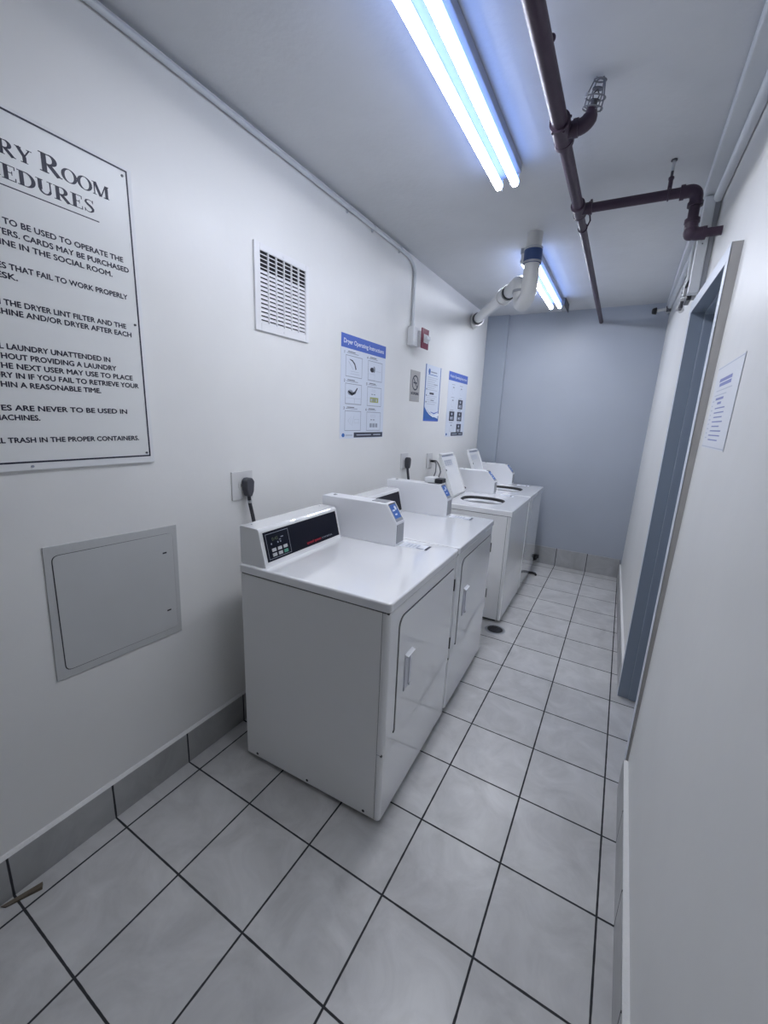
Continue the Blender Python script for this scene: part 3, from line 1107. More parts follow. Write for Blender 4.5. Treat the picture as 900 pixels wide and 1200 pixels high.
# return-air grille
vg = thing('vent_grille', 'white louvred air vent high on the left wall', 'vent', (0, 1.26, 1.9))
vy0, vy1, vz0, vz1 = 1.082, 1.436, 1.896, 2.250
sy0, sy1, sz0, sz1 = 1.115, 1.413, 1.931, 2.223
VENT = mat('white_vent_enamel', (0.78, 0.78, 0.79), 0.35)
m = MB()
m.box(0.0, 0.010, vy0, sy0, vz0, vz1, VENT, 0.002)
m.box(0.0, 0.010, sy1, vy1, vz0, vz1, VENT, 0.002)
m.box(0.0, 0.010, sy0, sy1, vz0, sz0, VENT, 0.002)
m.box(0.0, 0.010, sy0, sy1, sz1, vz1, VENT, 0.002)
m.build('frame', vg)
m = MB().box(0.0, 0.0012, sy0, sy1, sz0, sz1, DARKIN)
m.build('duct', vg)
m = MB()
nl = 17
for i in range(nl + 1):
    z = sz0 + (sz1 - sz0) * i / nl
    dz = 0.0 if i < 13 else 0.003
    m.prism([(0.0015, z + 0.006), (0.009, z - 0.003 + dz), (0.009, z - 0.0045 + dz), (0.0015, z + 0.003)], 'y', sy0, sy1, VENT)
    if i < 13:
        m.box(0.0014, 0.0030, sy0, sy1, z - 0.0015, z + 0.0095, VENT)
m.build('louvre', vg)
m = MB()
for i in range(1, 6):
    y = sy0 + (sy1 - sy0) * i / 6
    m.box(0.002, 0.0096, y - 0.0022, y + 0.0022, sz0, sz1, VENT)
m.build('divider', vg)
for yy in (1.259,):
    for zz in (1.913, 2.236):
        m = MB().cyl((0.0098, yy, zz), (0.012, yy, zz), 0.005, VENT, seg=12)
        m.build('screw', vg)

# conduit along the top of the wall to the alarm
cd = thing('electrical_conduit', 'white painted conduit along the ceiling edge bending down to the red alarm', 'conduit', (0.012, 2.6, 2.21))
m = MB()
pts = [(0.014, YF + 0.12, 2.640), (0.014, 1.0, 2.638), (0.014, 2.43, 2.634)]
pts += arc((0.014, 2.43, 2.544), (0, 0, 0.09), (0, 0.16, 0), 8)[1:]
pts += [(0.014, 2.592, 2.21)]
m.tube(pts, 0.011, TRIMW, 14)
m.build('tube', cd)
for y in (0.0, 1.76, 2.02, 2.36):
    m = MB().cyl((0.014, y - 0.008, 2.636), (0.014, y + 0.008, 2.636), 0.0135, TRIMW, seg=14)
    m.box(0.0, 0.006, y - 0.006, y + 0.006, 2.612, 2.628, TRIMW, 0.001)
    m.cyl((0.006, y, 2.617), (0.0075, y, 2.617), 0.003, GREYM, seg=8)
    m.build('strap', cd)
m = MB().cyl((0.014, 2.592, 2.195), (0.014, 2.592, 2.222), 0.015, TRIMW, seg=14)
m.build('connector', cd)

# fire alarm
al = thing('fire_alarm', 'small maroon fire alarm strobe on a white back box, end of the conduit', 'alarm', (0, 2.62, 2.07))
m = MB().box(0.0, 0.050, 2.545, 2.625, 2.066, 2.196, CREAM, 0.005)
m.box(0.004, 0.046, 2.625, 2.640, 2.080, 2.180, CREAM, 0.003)
m.build('back_box', al)
m = MB()
m.box(0.000, 0.070, 2.640, 2.700, 2.075, 2.180, CREAM, 0.004)
m.build('mounting_box', al)
m = MB().box(0.070, 0.079, 2.628, 2.752, 2.058, 2.200, ALARM, 0.003)
m.build('face_plate', al)
m = MB()
m.prism([(2.660, 2.100), (2.735, 2.100), (2.735, 2.160), (2.660, 2.160)], 'x', 0.079, 0.082, LENS, 0.001)
m.prism([(0.081, 2.108), (0.106, 2.124), (0.106, 2.144), (0.081, 2.156)], 'y', 2.668, 2.727, LENS, 0.003)
tag(m.build('strobe_lens', al), 'clear wedge shaped strobe lens', None)


# ---- posters
def ellipse(cu, cv, a, b, n=24, t0=0, t1=2 * PI):
    return [(cu + a * math.cos(t0 + (t1 - t0) * i / n), cv + b * math.sin(t0 + (t1 - t0) * i / n)) for i in range(n + (0 if abs(t1 - t0 - 2 * PI) < 1e-6 else 1))]


# dryer poster
m = MB()
W_, H_ = 0.512, 0.600
m.box(0.0005, 0.002, 1.727, 1.727 + W_, 1.405, 1.405 + H_, PAPER)
fr = left_wall_frame(1.727, 1.405, 0.002)
m.rect(fr, 0, H_ - 0.076, W_, H_, PBLUE, 0.0003)
m.text(fr, 'Dryer Operating Instructions', PWHITE, 0.026, H_ - 0.050, 0.026, width=W_ - 0.055, h=0.0006, bold=0.010)
for r in range(3):
    for c in range(2):
        u0 = 0.048 + c * 0.246
        v1 = 0.487 - r * 0.1595
        m.frame(fr, u0, v1 - 0.122, u0 + 0.178, v1, 0.0036, PGREY, 0.0003)
        m.rect(fr, u0 + 0.010, v1 + 0.010, u0 + 0.135 - 0.02 * c, v1 + 0.014, PGREY, 0.0003)
        m.rect(fr, u0 + 0.022, v1 + 0.018, u0 + 0.100, v1 + 0.022, PDARK, 0.0003)
        m.text(fr, str(r + 1 + 3 * c), PDARK, u0 - 0.014, v1 + 0.006, 0.016, h=0.0003, bold=0.02)
# pictures
u0, v1 = 0.048, 0.487
m.flat(fr, stroke([(u0 + .04, v1 - .022), (u0 + .07, v1 - .028), (u0 + .095, v1 - .045), (u0 + .11, v1 - .075)], [.004, .009, .011, .012]), PDARK, 0.0004)
m.flat(fr, stroke([(u0 + .03, v1 - .035), (u0 + .06, v1 - .06), (u0 + .08, v1 - .078)], [.002, .002, .002]), PGREY, 0.0004)
m.rect(fr, u0 + .05, v1 - .104, u0 + .15, v1 - .101, PLGREY, 0.0004)
m.rect(fr, u0 + .05, v1 - .090, u0 + .14, v1 - .087, PLGREY, 0.0004)
u0 = 0.294
m.flat(fr, [ellipse(u0 + .05, v1 - .055, .024, .015)], PDARK, 0.0004)
m.flat(fr, [ellipse(u0 + .075, v1 - .050, .014, .020)], PGREY, 0.0004)
m.rect(fr, u0 + .10, v1 - .060, u0 + .16, v1 - .057, PLGREY, 0.0004)
m.frame(fr, u0 + .006, v1 - .118, u0 + .085, v1 - .080, .002, PLGREY, 0.0004)
u0, v1 = 0.048, 0.3275
m.flat(fr, [ellipse(u0 + .055, v1 - .052, .030, .016)], PGREY, 0.0004)
m.flat(fr, stroke([(u0 + .03, v1 - .045), (u0 + .07, v1 - .062), (u0 + .105, v1 - .050), (u0 + .13, v1 - .022)], [.006, .017, .015, .008]), PDARK, 0.0004)
m.frame(fr, u0 + .006, v1 - .118, u0 + .100, v1 - .084, .002, PLGREY, 0.0004)
m.frame(fr, u0 + .100, v1 - .118, u0 + .172, v1 - .084, .002, PLGREY, 0.0004)
u0 = 0.294
m.frame(fr, u0 + .055, v1 - .030, u0 + .10, v1 - .018, .002, PLGREY, 0.0004)
m.rect(fr, u0 + .05, v1 - .050, u0 + .07, v1 - .044, PGREY, 0.0004)
m.rect(fr, u0 + .08, v1 - .050, u0 + .10, v1 - .044, PGREY, 0.0004)
m.rect(fr, u0 + .035, v1 - .098, u0 + .14, v1 - .066, PGREEN, 0.0004)
for k in range(3):
    m.rect(fr, u0 + .045 + .032 * k, v1 - .092, u0 + .064 + .030 * k, v1 - .074, PLGREY if k != 1 else PGREY, 0.0006)
u0, v1 = 0.048, 0.168
m.flat(fr, stroke([(u0 + .035, v1 - .062), (u0 + .065, v1 - .035), (u0 + .065, v1 - .085), (u0 + .035, v1 - .062)], [.003] * 4), PLGREY, 0.0004)
m.flat(fr, stroke([(u0 + .08, v1 - .090), (u0 + .10, v1 - .030)], [.003] * 2), PLGREY, 0.0004)
m.frame(fr, u0 + .105, v1 - .075, u0 + .155, v1 - .050, .002, PLGREY, 0.0004)
u0 = 0.294
m.frame(fr, u0 + .05, v1 - .034, u0 + .11, v1 - .020, .002, PLGREY, 0.0004)
m.rect(fr, u0 + .05, v1 - .054, u0 + .07, v1 - .047, PGREY, 0.0004)
m.rect(fr, u0 + .08, v1 - .054, u0 + .10, v1 - .047, PGREY, 0.0004)
for k in range(3):
    m.rect(fr, u0 + .040 + .036 * k, v1 - .100, u0 + .068 + .036 * k, v1 - .074, PGREY, 0.0004)
m.rect(fr, 0.150, 0.004, W_ - 0.006, 0.036, PDARK, 0.0003)
m.rect(fr, 0.180, 0.017, 0.355, 0.023, PLGREY, 0.0006)
m.rect(fr, 0.385, 0.017, 0.48, 0.023, PLGREY, 0.0006)
m.flat(fr, [ellipse(0.035, 0.020, 0.016, 0.012)], PBLUE2, 0.0003)
m.rect(fr, 0.058, 0.014, 0.135, 0.024, PLGREY, 0.0003)
tag(m.build('poster'), 'pale blue poster headed Dryer Operating Instructions, largest of the wall posters', 'poster')

# no-smoking plaque
m = MB()
m.box(0.0, 0.003, 2.630, 2.800, 1.674, 1.906, TAN, 0.001)
fr = left_wall_frame(2.630, 1.674, 0.003)
m.flat(fr, stroke([(.085 + .052 * math.cos(t), .142 + .052 * math.sin(t)) for t in [2 * PI * i / 24 for i in range(25)]], [.011] * 25), PDARK, 0.0004)
m.flat(fr, stroke([(.050, .177), (.120, .107)], [.011] * 2), PDARK, 0.0004)
m.rect(fr, .052, .136, .118, .147, PDARK, 0.0004)
m.flat(fr, stroke([(.114, .150), (.122, .160), (.112, .170)], [.005] * 3), PDARK, 0.0004)
m.text(fr, 'NO SMOKING', PDARK, .018, .052, .020, width=.134, h=0.0004, bold=0.05)
for k in range(3):
    m.rect(fr, .022, .036 - .011 * k, .148 - .02 * k, .039 - .011 * k, PGREY, 0.0004)
tag(m.build('no_smoking_sign'), 'small grey no smoking plaque below the red fire alarm', 'sign')

# notice with the blue wave
m = MB()
W_, H_ = 0.322, 0.456
m.box(0.0005, 0.002, 2.900, 2.900 + W_, 1.527, 1.527 + H_, PAPER)
fr = left_wall_frame(2.900, 1.527, 0.002)
m.rect(fr, 0, 0, .014, H_, PBLUE2, 0.0003)
m.rect(fr, W_ - .014, 0, W_, H_, PBLUE2, 0.0003)
m.flat(fr, [[(0, 0), (W_, 0), (W_, .022), (.24, .034), (.16, .056), (.10, .078), (.05, .100), (.02, .120), (0, .130)]], PBLUE2, 0.0004)
m.rect(fr, 0, 0, W_, .016, PBLUE, 0.0006)
m.flat(fr, stroke([(.015, .118), (.06, .088), (.12, .060), (.20, .040), (W_, .060)], [.004, .008, .010, .012, .020]), PWHITE, 0.0008)
m.flat(fr, stroke([(.14, .078), (.22, .066), (.31, .085)], [.004, .010, .004]), PBLUE, 0.0006)
m.flat(fr, [ellipse(.075, .405, .020, .022)], PBLUE2, 0.0004)
m.rect(fr, .105, .398, .235, .408, PGREY, 0.0004)
m.rect(fr, .06, .378, .25, .383, PBLUE2, 0.0004)
for k in range(14):
    z = .355 - .0165 * k
    if 7 <= k <= 8:
        continue
    m.rect(fr, .050, z, .260 - .03 * ((k * 7) % 3), z + .005, PLGREY, 0.0004)
m.rect(fr, .18, .303, .262, .310, PGREY, 0.0004)
m.rect(fr, .100, .222, .190, .238, PDARK, 0.0005)
for z in (.262, .212, .158):
    m.flat(fr, [ellipse(.036, z, .007, .007, 10)], PDARK, 0.0004)
m.rect(fr, .13, .170, .20, .180, PGREY, 0.0005)
tag(m.build('poster'), 'narrow white notice with blue side stripes and a blue wave at its foot', 'poster')

# washer poster
m = MB()
W_, H_ = 0.520, 0.598
m.box(0.0005, 0.002, 3.415, 3.415 + W_, 1.388, 1.388 + H_, PAPER)
fr = left_wall_frame(3.415, 1.388, 0.002)
m.rect(fr, 0, H_ - 0.078, W_, H_, PBLUE, 0.0003)
m.text(fr, 'Washer Operating Instructions', PWHITE, 0.024, H_ - 0.050, 0.025, width=W_ - 0.05, h=0.0006, bold=0.010)
for r in range(4):
    for c in range(2):
        u0 = 0.075 + c * 0.215
        v1 = 0.475 - r * 0.118
        m.rect(fr, u0 + .015, v1 + .010, u0 + .10, v1 + .014, PGREY, 0.0003)
        if (r, c) in ((1, 1), (2, 0), (2, 1), (3, 1)):
            m.rect(fr, u0, v1 - .090, u0 + .130, v1, PDARK, 0.0004)
            m.rect(fr, u0 + .022, v1 - .080, u0 + .105, v1 - .048, PGREY, 0.0006)
            m.flat(fr, [ellipse(u0 + .065, v1 - .024, .018, .012, 14)], PLGREY, 0.0006)
            m.rect(fr, u0 + .040, v1 - .068, u0 + .058, v1 - .058, PWHITE, 0.0008)
        else:
            m.flat(fr, stroke([(u0 + .06 + .03 * math.cos(t), v1 - .045 + .03 * math.sin(t)) for t in [PI * 1.6 * i / 12 for i in range(13)]], [.003] * 13), PLGREY, 0.0004)
            m.rect(fr, u0 + .05, v1 - .02, u0 + .085, v1 - .008, PGREY, 0.0004)
m.rect(fr, 0.150, 0.006, W_ - 0.03, 0.040, PDARK, 0.0003)
m.rect(fr, 0.180, 0.019, 0.32, 0.026, PLGREY, 0.0006)
m.rect(fr, 0.37, 0.019, 0.46, 0.026, PLGREY, 0.0006)
m.flat(fr, [ellipse(0.035, 0.022, 0.016, 0.012)], PBLUE2, 0.0003)
tag(m.build('poster'), 'poster headed Washer Operating Instructions with four dark panels, nearest the blue wall', 'poster')


# ---- outlets and cords
def outlet(name, label, y0, y1, z0, z1):
    t = thing(name, label, 'outlet', (0, (y0 + y1) / 2, z0))
    m = MB().box(0.0, 0.006, y0, y1, z0, z1, PLATE, 0.002)
    m.build('cover_plate', t)
    yc, zc = (y0 + y1) / 2, (z0 + z1) / 2
    m = MB().cyl((0.006, yc, zc), (0.008, yc, zc), 0.026, PLATE, seg=24)
    m.rect(left_wall_frame(yc, zc, 0.0081), -0.012, -0.006, -0.009, 0.008, BLACK)
    m.rect(left_wall_frame(yc, zc, 0.0081), 0.009, -0.006, 0.012, 0.008, BLACK)
    m.build('socket', t)
    return t


def plug_cord(owner, yc, zc, path, r, big=True):
    """cord and plug of a machine: world coordinates, carried by the machine that owns it"""
    M = Matrix.Translation(owner.location) @ owner.rotation_euler.to_matrix().to_4x4()
    m = MB().tube(path, r, CORDG if big else BLACK, 12)
    c = m.build('power_cord')
    c.parent = owner
    c.matrix_parent_inverse = M.inverted()
    c['_loc'] = (0, 0, 0)
    m = MB()
    if big:
        prof = [(yc - .022, zc + .030), (yc - .012, zc + .042), (yc + .012, zc + .042), (yc + .024, zc + .026), (yc + .020, zc - .020), (yc + .008, zc - .044), (yc - .010, zc - .044), (yc - .022, zc - .012)]
        m.prism(prof, 'x', 0.0085, 0.046, PLUGG, 0.006)
    else:
        m.box(0.0085, 0.06, yc - .012, yc + .020, zc - .010, zc + .010, BLACK, 0.004)
    m.build('plug', c)
    return c


outlet('wall_outlet', 'square white outlet plate left of the nearest dryer console', 0.920, 1.040, 1.146, 1.276)
pc1 = plug_cord(d1, 0.992, 1.205,
          [(0.026, 0.995, 1.165), (0.028, 0.998, 1.13), (0.036, 1.003, 1.08), (0.046, 1.008, 1.02), (0.055, 1.010, 0.92), (0.075, 1.01, 0.75)], 0.0085)
m = MB().cyl((0.028, 0.998, 1.142), (0.0285, 0.9985, 1.130), 0.0105, STEEL, seg=12)
m.build('strain_relief', pc1)
outlet('wall_outlet', 'white outlet plate behind the second dryer holding a dark plug', 2.535, 2.655, 1.150, 1.275)
plug_cord(d2, 2.612, 1.200,
          [(0.026, 2.612, 1.160), (0.028, 2.620, 1.12), (0.034, 2.628, 1.06), (0.04, 2.63, 0.98), (0.05, 2.63, 0.80)], 0.010)
outlet('wall_outlet', 'white outlet plate holding two slim black cords, left of the raised washer lid', 3.030, 3.150, 1.120, 1.250)

# small adapter on the second dryer's card reader, fed by the thin cords
ad = thing('power_adapter', 'small white and black adapter box on the second card reader', 'adapter', (0.43, 2.19, 1.135))
AZ = 1.1376
m = MB().box(0.385, 0.455, 2.150, 2.235, AZ, AZ + 0.034, CREAM, 0.005)
m.build('case', ad)
m = MB().box(0.455, 0.505, 2.158, 2.232, AZ, AZ + 0.029, BLACK, 0.005)
m.build('socket_end', ad)
plug_cord(ad, 3.105, 1.180,
          [(0.050, 3.115, 1.180), (0.090, 3.04, 1.190), (0.129, 2.95, 1.198), (0.19, 2.83, 1.201), (0.25, 2.71, 1.197), (0.306, 2.6, 1.189), (0.386, 2.42, 1.180), (0.446, 2.245, 1.168)], 0.0055, False)
m = MB().tube([(0.045, 3.10, 1.176), (0.08, 3.03, 1.179), (0.127, 2.95, 1.180), (0.233, 2.70, 1.174), (0.336, 2.45, 1.173), (0.412, 2.24, 1.166)], 0.0045, BLACK, 10)
m.build('power_cord', ad)

# ================================================================== CEILING
# fluorescent fixtures
TUBEW = []


def fixture(label, xc, y0, y1, hw=0.054):
    t = thing('ceiling_light', label, 'light', (xc, (y0 + y1) / 2, 2.59), group='twin tube ceiling lights')
    m = MB()
    m.prism([(xc - hw, H), (xc - hw, 2.630), (xc - hw * 0.55, 2.618), (xc + hw * 0.55, 2.618), (xc + hw, 2.630), (xc + hw, H)], 'y', y0 - 0.02, y1 + 0.02, HOUSING, 0.002)
    m.build('housing', t)
    for s in (-0.036, 0.036):
        m = MB().cyl((xc + s, y0, 2.588), (xc + s, y1, 2.588), 0.0175, TUBE, seg=18)
        tb = m.build('tube', t)
        for ye, d in ((y0, -1), (y1, 1)):
            m = MB().cyl((xc + s, ye, 2.588), (xc + s, ye + d * 0.012, 2.588), 0.0185, STEEL, seg=16)
            m.build('end_cap', tb)
    for ye, d in ((y0, -1), (y1, 1)):
        for s in (-0.036, 0.036):
            m = MB().box(xc + s - 0.012, xc + s + 0.012, min(ye + d * 0.012, ye + d * 0.024), max(ye + d * 0.012, ye + d * 0.024), 2.572, 2.632, PLATE, 0.002)
            m.build('lamp_holder', t)
    return t


fixture('lit twin tube ceiling light nearest the camera, cut by the top edge', 0.857, 0.590, 1.795)
f2 = fixture('lit twin tube ceiling light at the far end behind the white drain pipe', 0.765, 2.760, 3.960)
m = MB().box(0.790, 0.835, 3.985, 4.220, 2.600, 2.664, GREYM, 0.002)
m.box(0.838, 0.842, 3.985, 4.235, 2.590, 2.664, DKSTEEL, 0.001)
m.build('end_bracket', f2)

# sprinkler piping
PX, PZ = 1.137, 2.540
sp = thing('sprinkler_pipe', 'maroon painted sprinkler pipe running under the ceiling with a branch to the wall', 'pipe', (PX, 1.5, PZ))
m = MB().tube([(PX - 0.004, YF + 0.1, PZ), (PX, 1.4, PZ)], 0.0255, PIPEM, 24)
m.tube([(PX, 1.4, PZ), (PX, 2.04, PZ)], 0.0225, PIPEM, 24)
m.tube([(PX, 2.04, PZ), (PX - 0.016, YB, PZ)], 0.0185, PIPEM, 20)
m.build('main_pipe', sp)
ty = 1.455
m = MB()
m.cyl((PX, ty - 0.055, PZ), (PX, ty + 0.055, PZ), 0.0315, PIPEM, seg=24)
m.cyl((PX, ty - 0.062, PZ), (PX, ty - 0.040, PZ), 0.0335, PIPEM, seg=24)
m.cyl((PX, ty + 0.040, PZ), (PX, ty + 0.062, PZ), 0.0335, PIPEM, seg=24)
m.cyl((PX, ty, PZ), (PX + 0.050, ty, PZ), 0.0235, PIPEM, seg=20)
m.cyl((PX + 0.036, ty, PZ), (PX + 0.052, ty, PZ), 0.0275, PIPEM, seg=20)
for a in (0.3, 1.5, 2.8, 4.0, 5.2):
    m.sphere((PX + 0.033 * math.cos(a), ty - 0.052, PZ + 0.033 * math.sin(a)), 0.005, PIPEM)
m.build('tee', sp)
# elbow turned up to the caged head
m = MB()
ec = Vector((PX + 0.052, ty, PZ + 0.032))
pts = [(PX + 0.040, ty, PZ)] + arc(ec, Vector((0, 0, -0.032)), Vector((0.036, 0, 0)), 8) + [(PX + 0.089, ty, PZ + 0.046)]
m.tube(pts, [0.0245] * (len(pts) - 3) + [0.022, 0.019, 0.016], PIPEM, 18)
m.build('elbow', sp)


def cage_head(parent, base, axis, length, rad):
    """sprinkler head inside a wire guard standing on base along axis"""
    b = Vector(base)
    A = Vector(axis).normalized()
    X = A.orthogonal().normalized()
    Y = A.cross(X)
    m = MB()
    m.cyl(b, b + A * length * 0.30, rad * 0.34, DKSTEEL, seg=12)
    m.cyl(b + A * length * 0.30, b + A * length * 0.34, rad * 0.50, DKSTEEL, seg=6)
    for s in (-1, 1):
        m.tube([b + A * length * 0.32 + X * s * rad * 0.25, b + A * length * 0.50 + X * s * rad * 0.38, b + A * length * 0.66], rad * 0.07, DKSTEEL, 8)
    m.cyl(b + A * length * 0.66, b + A * length * 0.70, rad * 0.55, DKSTEEL, seg=16)
    hd = m.build('sprinkler_head', parent)
    m = MB()
    wr = 0.0023
    STEELW = WIREM
    for s, D in ((1, X), (-1, X), (1, Y), (-1, Y)):
        m.tube([b + A * 0.0 + D * s * rad * 0.3, b + A * 0.002 + D * s * rad, b + A * length * 0.45 + D * s * rad, b + A * length * 0.94 + D * s * rad * 0.62, b + A * length + D * s * rad * 0.50, b + A * length], wr, STEELW, 6)
    m.torus(b + A * 0.004, A, rad, wr, STEELW, 20, 6)
    m.torus(b + A * length * 0.40, A, rad, wr, STEELW, 20, 6)
    m.torus(b + A * length * 0.95, A, rad * 0.60, wr, STEELW, 16, 6)
    m.cyl(b + A * length * 0.33 - X * (rad + 0.004) - Y * 0.0, b + A * length * 0.48 - X * (rad + 0.004), 0.005, STEEL, seg=8)
    tag(m.build('wire_guard', hd), 'bare steel wire guard around the head', None)
    return hd


cage_head(sp, (PX + 0.089, ty, PZ + 0.040), (0.22, -0.22, 0.95), 0.078, 0.032)

# second tee, branch, elbows
by = 2.062
m = MB()
m.cyl((PX, by - 0.050, PZ), (PX, by + 0.045, PZ), 0.0285, PIPEM, seg=22)
m.cyl((PX, by - 0.055, PZ), (PX, by - 0.042, PZ), 0.0310, PIPEM, seg=22)
m.cyl((PX, by + 0.035, PZ), (PX, by + 0.048, PZ), 0.0300, PIPEM, seg=22)
m.cyl((PX, by, PZ), (PX + 0.055, by, PZ), 0.0245, PIPEM, seg=20)
m.cyl((PX + 0.042, by, PZ), (PX + 0.057, by, PZ), 0.0275, PIPEM, seg=20)
m.build('tee', sp)
BX = 1.598
m = MB().tube([(PX + 0.05, by, PZ), (BX - 0.04, by, PZ - 0.008)], 0.0200, PIPEM, 20)
m.build('branch_pipe', sp)
zt, zb = PZ - 0.008, 2.362
m = MB()
pts = [(BX - 0.055, by, zt)] + [Vector(p) for p in arc((BX - 0.030, by, zt - 0.030), Vector((0, 0, 0.030)), Vector((0.030, 0, 0)), 8)] + [(BX, by, zt - 0.055)]
m.tube(pts, 0.0245, PIPEM, 20)
m.cyl((BX - 0.062, by, zt), (BX - 0.046, by, zt), 0.0285, PIPEM, seg=20)
m.cyl((BX, by, zt - 0.062), (BX, by, zt - 0.046), 0.0285, PIPEM, seg=20)
m.build('elbow', sp)
m = MB().cyl((BX, by, zt - 0.05), (BX, by, zb + 0.04), 0.0200, PIPEM)
m.build('drop_pipe', sp)
m = MB()
pts = [(BX, by, zb + 0.055)] + [Vector(p) for p in arc((BX + 0.030, by, zb + 0.030), Vector((-0.030, 0, 0)), Vector((0, 0, -0.030)), 8)] + [(BX + 0.050, by, zb)]
m.tube(pts, 0.0250, PIPEM, 20)
m.sphere((BX + 0.004, by, zb + 0.008), 0.030, PIPEM)
m.cyl((BX, by, zb + 0.045), (BX, by, zb + 0.060), 0.0285, PIPEM, seg=20)
m.cyl((BX + 0.044, by, zb), (BX + 0.058, by, zb), 0.0260, PIPEM, seg=20)
m.cyl((BX + 0.050, by, zb), (xr(by) - 0.001, by, zb), 0.0175, PIPEM, seg=18)
m.build('elbow', sp)
# hanger rods
hx = 1.494
m = MB()
m.torus((hx, by, PZ - 0.006), (1, 0, 0), 0.0225, 0.003, PIPEM)
m.cyl((hx, by, PZ + 0.014), (hx, by, PZ + 0.055), 0.0085, PIPEM, seg=12)
m.cyl((hx, by, PZ + 0.050), (hx, by, PZ + 0.060), 0.011, PIPEM, seg=6)
m.cyl((hx, by, PZ + 0.055), (hx, by, PZ + 0.085), 0.0055, DKSTEEL, seg=10)
m.cyl((hx, by, PZ + 0.082), (hx, by, H), 0.0065, STEEL, seg=10)
m.cyl((hx, by, H - 0.004), (hx, by, H), 0.012, DKSTEEL, seg=12)
m.build('hanger', sp)
m = MB()
hy = 2.27
m.torus((PX - 0.001, hy, PZ), (0, 1, 0), 0.0205, 0.003, PIPEM)
m.tube([(PX + 0.020, hy, PZ + 0.006), (PX + 0.030, hy, PZ + 0.03), (PX + 0.024, hy, PZ + 0.06)], 0.004, PIPEM, 8)
m.cyl((PX + 0.024, hy, PZ + 0.055), (PX + 0.024, hy, H), 0.0055, PIPEM, seg=10)
m.cyl((PX + 0.024, hy, PZ + 0.058), (PX + 0.024, hy, PZ + 0.066), 0.010, PIPEM, seg=6)
m.build('hanger', sp)
m = MB()
m.sphere((PX + 0.020, 1.075, PZ + 0.012), 0.010, PIPEM)
m.sphere((PX - 0.024, 1.225, PZ + 0.004), 0.006, PIPEM)
m.build('paint_drip', sp)

# white plastic drain with the trap
pv = thing('drain_pipe', 'white plastic drain pipe and trap from the ceiling into the left wall', 'pipe', (0.6, 2.8, 2.28))
A0 = Vector((0.835, 2.550, 0))
dr = Vector((-0.502, 0.865, 0)).normalized()
Rt = 0.090
m = MB()
m.cyl((A0.x, A0.y, 2.52), (A0.x, A0.y, H), 0.0455, PVC, seg=24)
m.build('riser', pv)
m = MB()
m.cyl((A0.x, A0.y, 2.495), (A0.x, A0.y, 2.585), 0.0530, BLUEC, seg=28)
cp = m.build('coupling', pv)
for zz in (2.502, 2.578):
    m = MB().cyl((A0.x, A0.y, zz - 0.006), (A0.x, A0.y, zz + 0.006), 0.0545, STEEL, seg=28)
    m.build('band_clamp', cp)
m = MB()
zc = 2.385
pts = [(A0.x, A0.y, 2.52), (A0.x, A0.y, zc)]
C0 = A0 + dr * Rt
for i in range(1, 13):
    a = PI + PI * i / 12
    pts.append((C0.x + dr.x * Rt * math.cos(a), C0.y + dr.y * Rt * math.cos(a), zc + Rt * math.sin(a)))
C1 = A0 + dr * (2 * Rt)
pts.append((C1.x, C1.y, 2.405))
m.tube(pts, 0.047, PVC, 24)
m.build('trap', pv)
m = MB()
E1 = C1 + dr * 0.075
pts = [(C1.x, C1.y, 2.39)]
for i in range(9):
    a = PI - PI / 2 * i / 8
    pts.append((E1.x + dr.x * 0.075 * math.cos(a), E1.y + dr.y * 0.075 * math.cos(a), 2.395 + 0.06 * math.sin(a)))
E2 = E1 + dr * 0.06
pts.append((E2.x, E2.y, 2.456))
m.tube(pts, 0.051, PVC, 24)
m.cyl((C1.x, C1.y, 2.383), (C1.x, C1.y, 2.398), 0.0525, GREYM, seg=24)
m.build('elbow', pv)
Wp = Vector((0.0, 0, 0))
k = (E2.x) / -dr.x
Wp = E2 + dr * k
ze = 2.520
m = MB().cyl((E1.x, E1.y, 2.455), (Wp.x - 0.0, Wp.y, ze), 0.043, PVC, seg=24)
m.build('arm', pv)
q = E1 + dr * 0.14


def on_arm(t):
    a = Vector((E1.x, E1.y, 2.455))
    b = Vector((Wp.x, Wp.y, ze))
    return a + (b - a) * t


m = MB()
m.cyl(on_arm(0.16), on_arm(0.25), 0.056, PVC, seg=24)
m.cyl(on_arm(0.235), on_arm(0.255), 0.062, PVC, seg=24)
un = m.build('union', pv)
m = MB().cyl(on_arm(0.140), on_arm(0.162), 0.050, BLACK, seg=24)
m.build('seal', un)
m = MB().cyl(on_arm(0.86), on_arm(0.885), 0.052, BLACK, seg=24)
m.cyl(on_arm(0.885), on_arm(1.0), 0.066, PVC, seg=24)
m.build('wall_collar', pv)

# ================================================================== RIGHT WALL
# vertical raceway beside the doorway head
rw = thing('cable_raceway', 'white flat raceway dropping down the right wall beside the door head', 'raceway', (1.667, 2.30, 2.18))
m = MB().box(1.646, 1.688, 2.302, 2.36, 2.19, 2.600, TRIMW, 0.003)
m.build('cover', rw)
m = MB().box(1.688, xr(2.33, 2.2), 2.308, 2.356, 2.19, 2.600, GREYM)
m.build('back_channel', rw)
m = MB().box(1.6455, 1.6885, 2.300, 2.362, 2.455, 2.475, TRIMW, 0.002)
m.cyl((1.667, 2.3005, 2.40), (1.667, 2.302, 2.40), 0.003, DKSTEEL, seg=8)
m.build('joint_clip', rw)
m = MB().cyl((1.655, 2.55, 2.27), (1.655, 2.55, 2.612), 0.012, TRIMW, seg=14)
tag(m.build('wall_conduit'), 'thin white vertical conduit ending at the caged wall sprinkler', 'conduit')

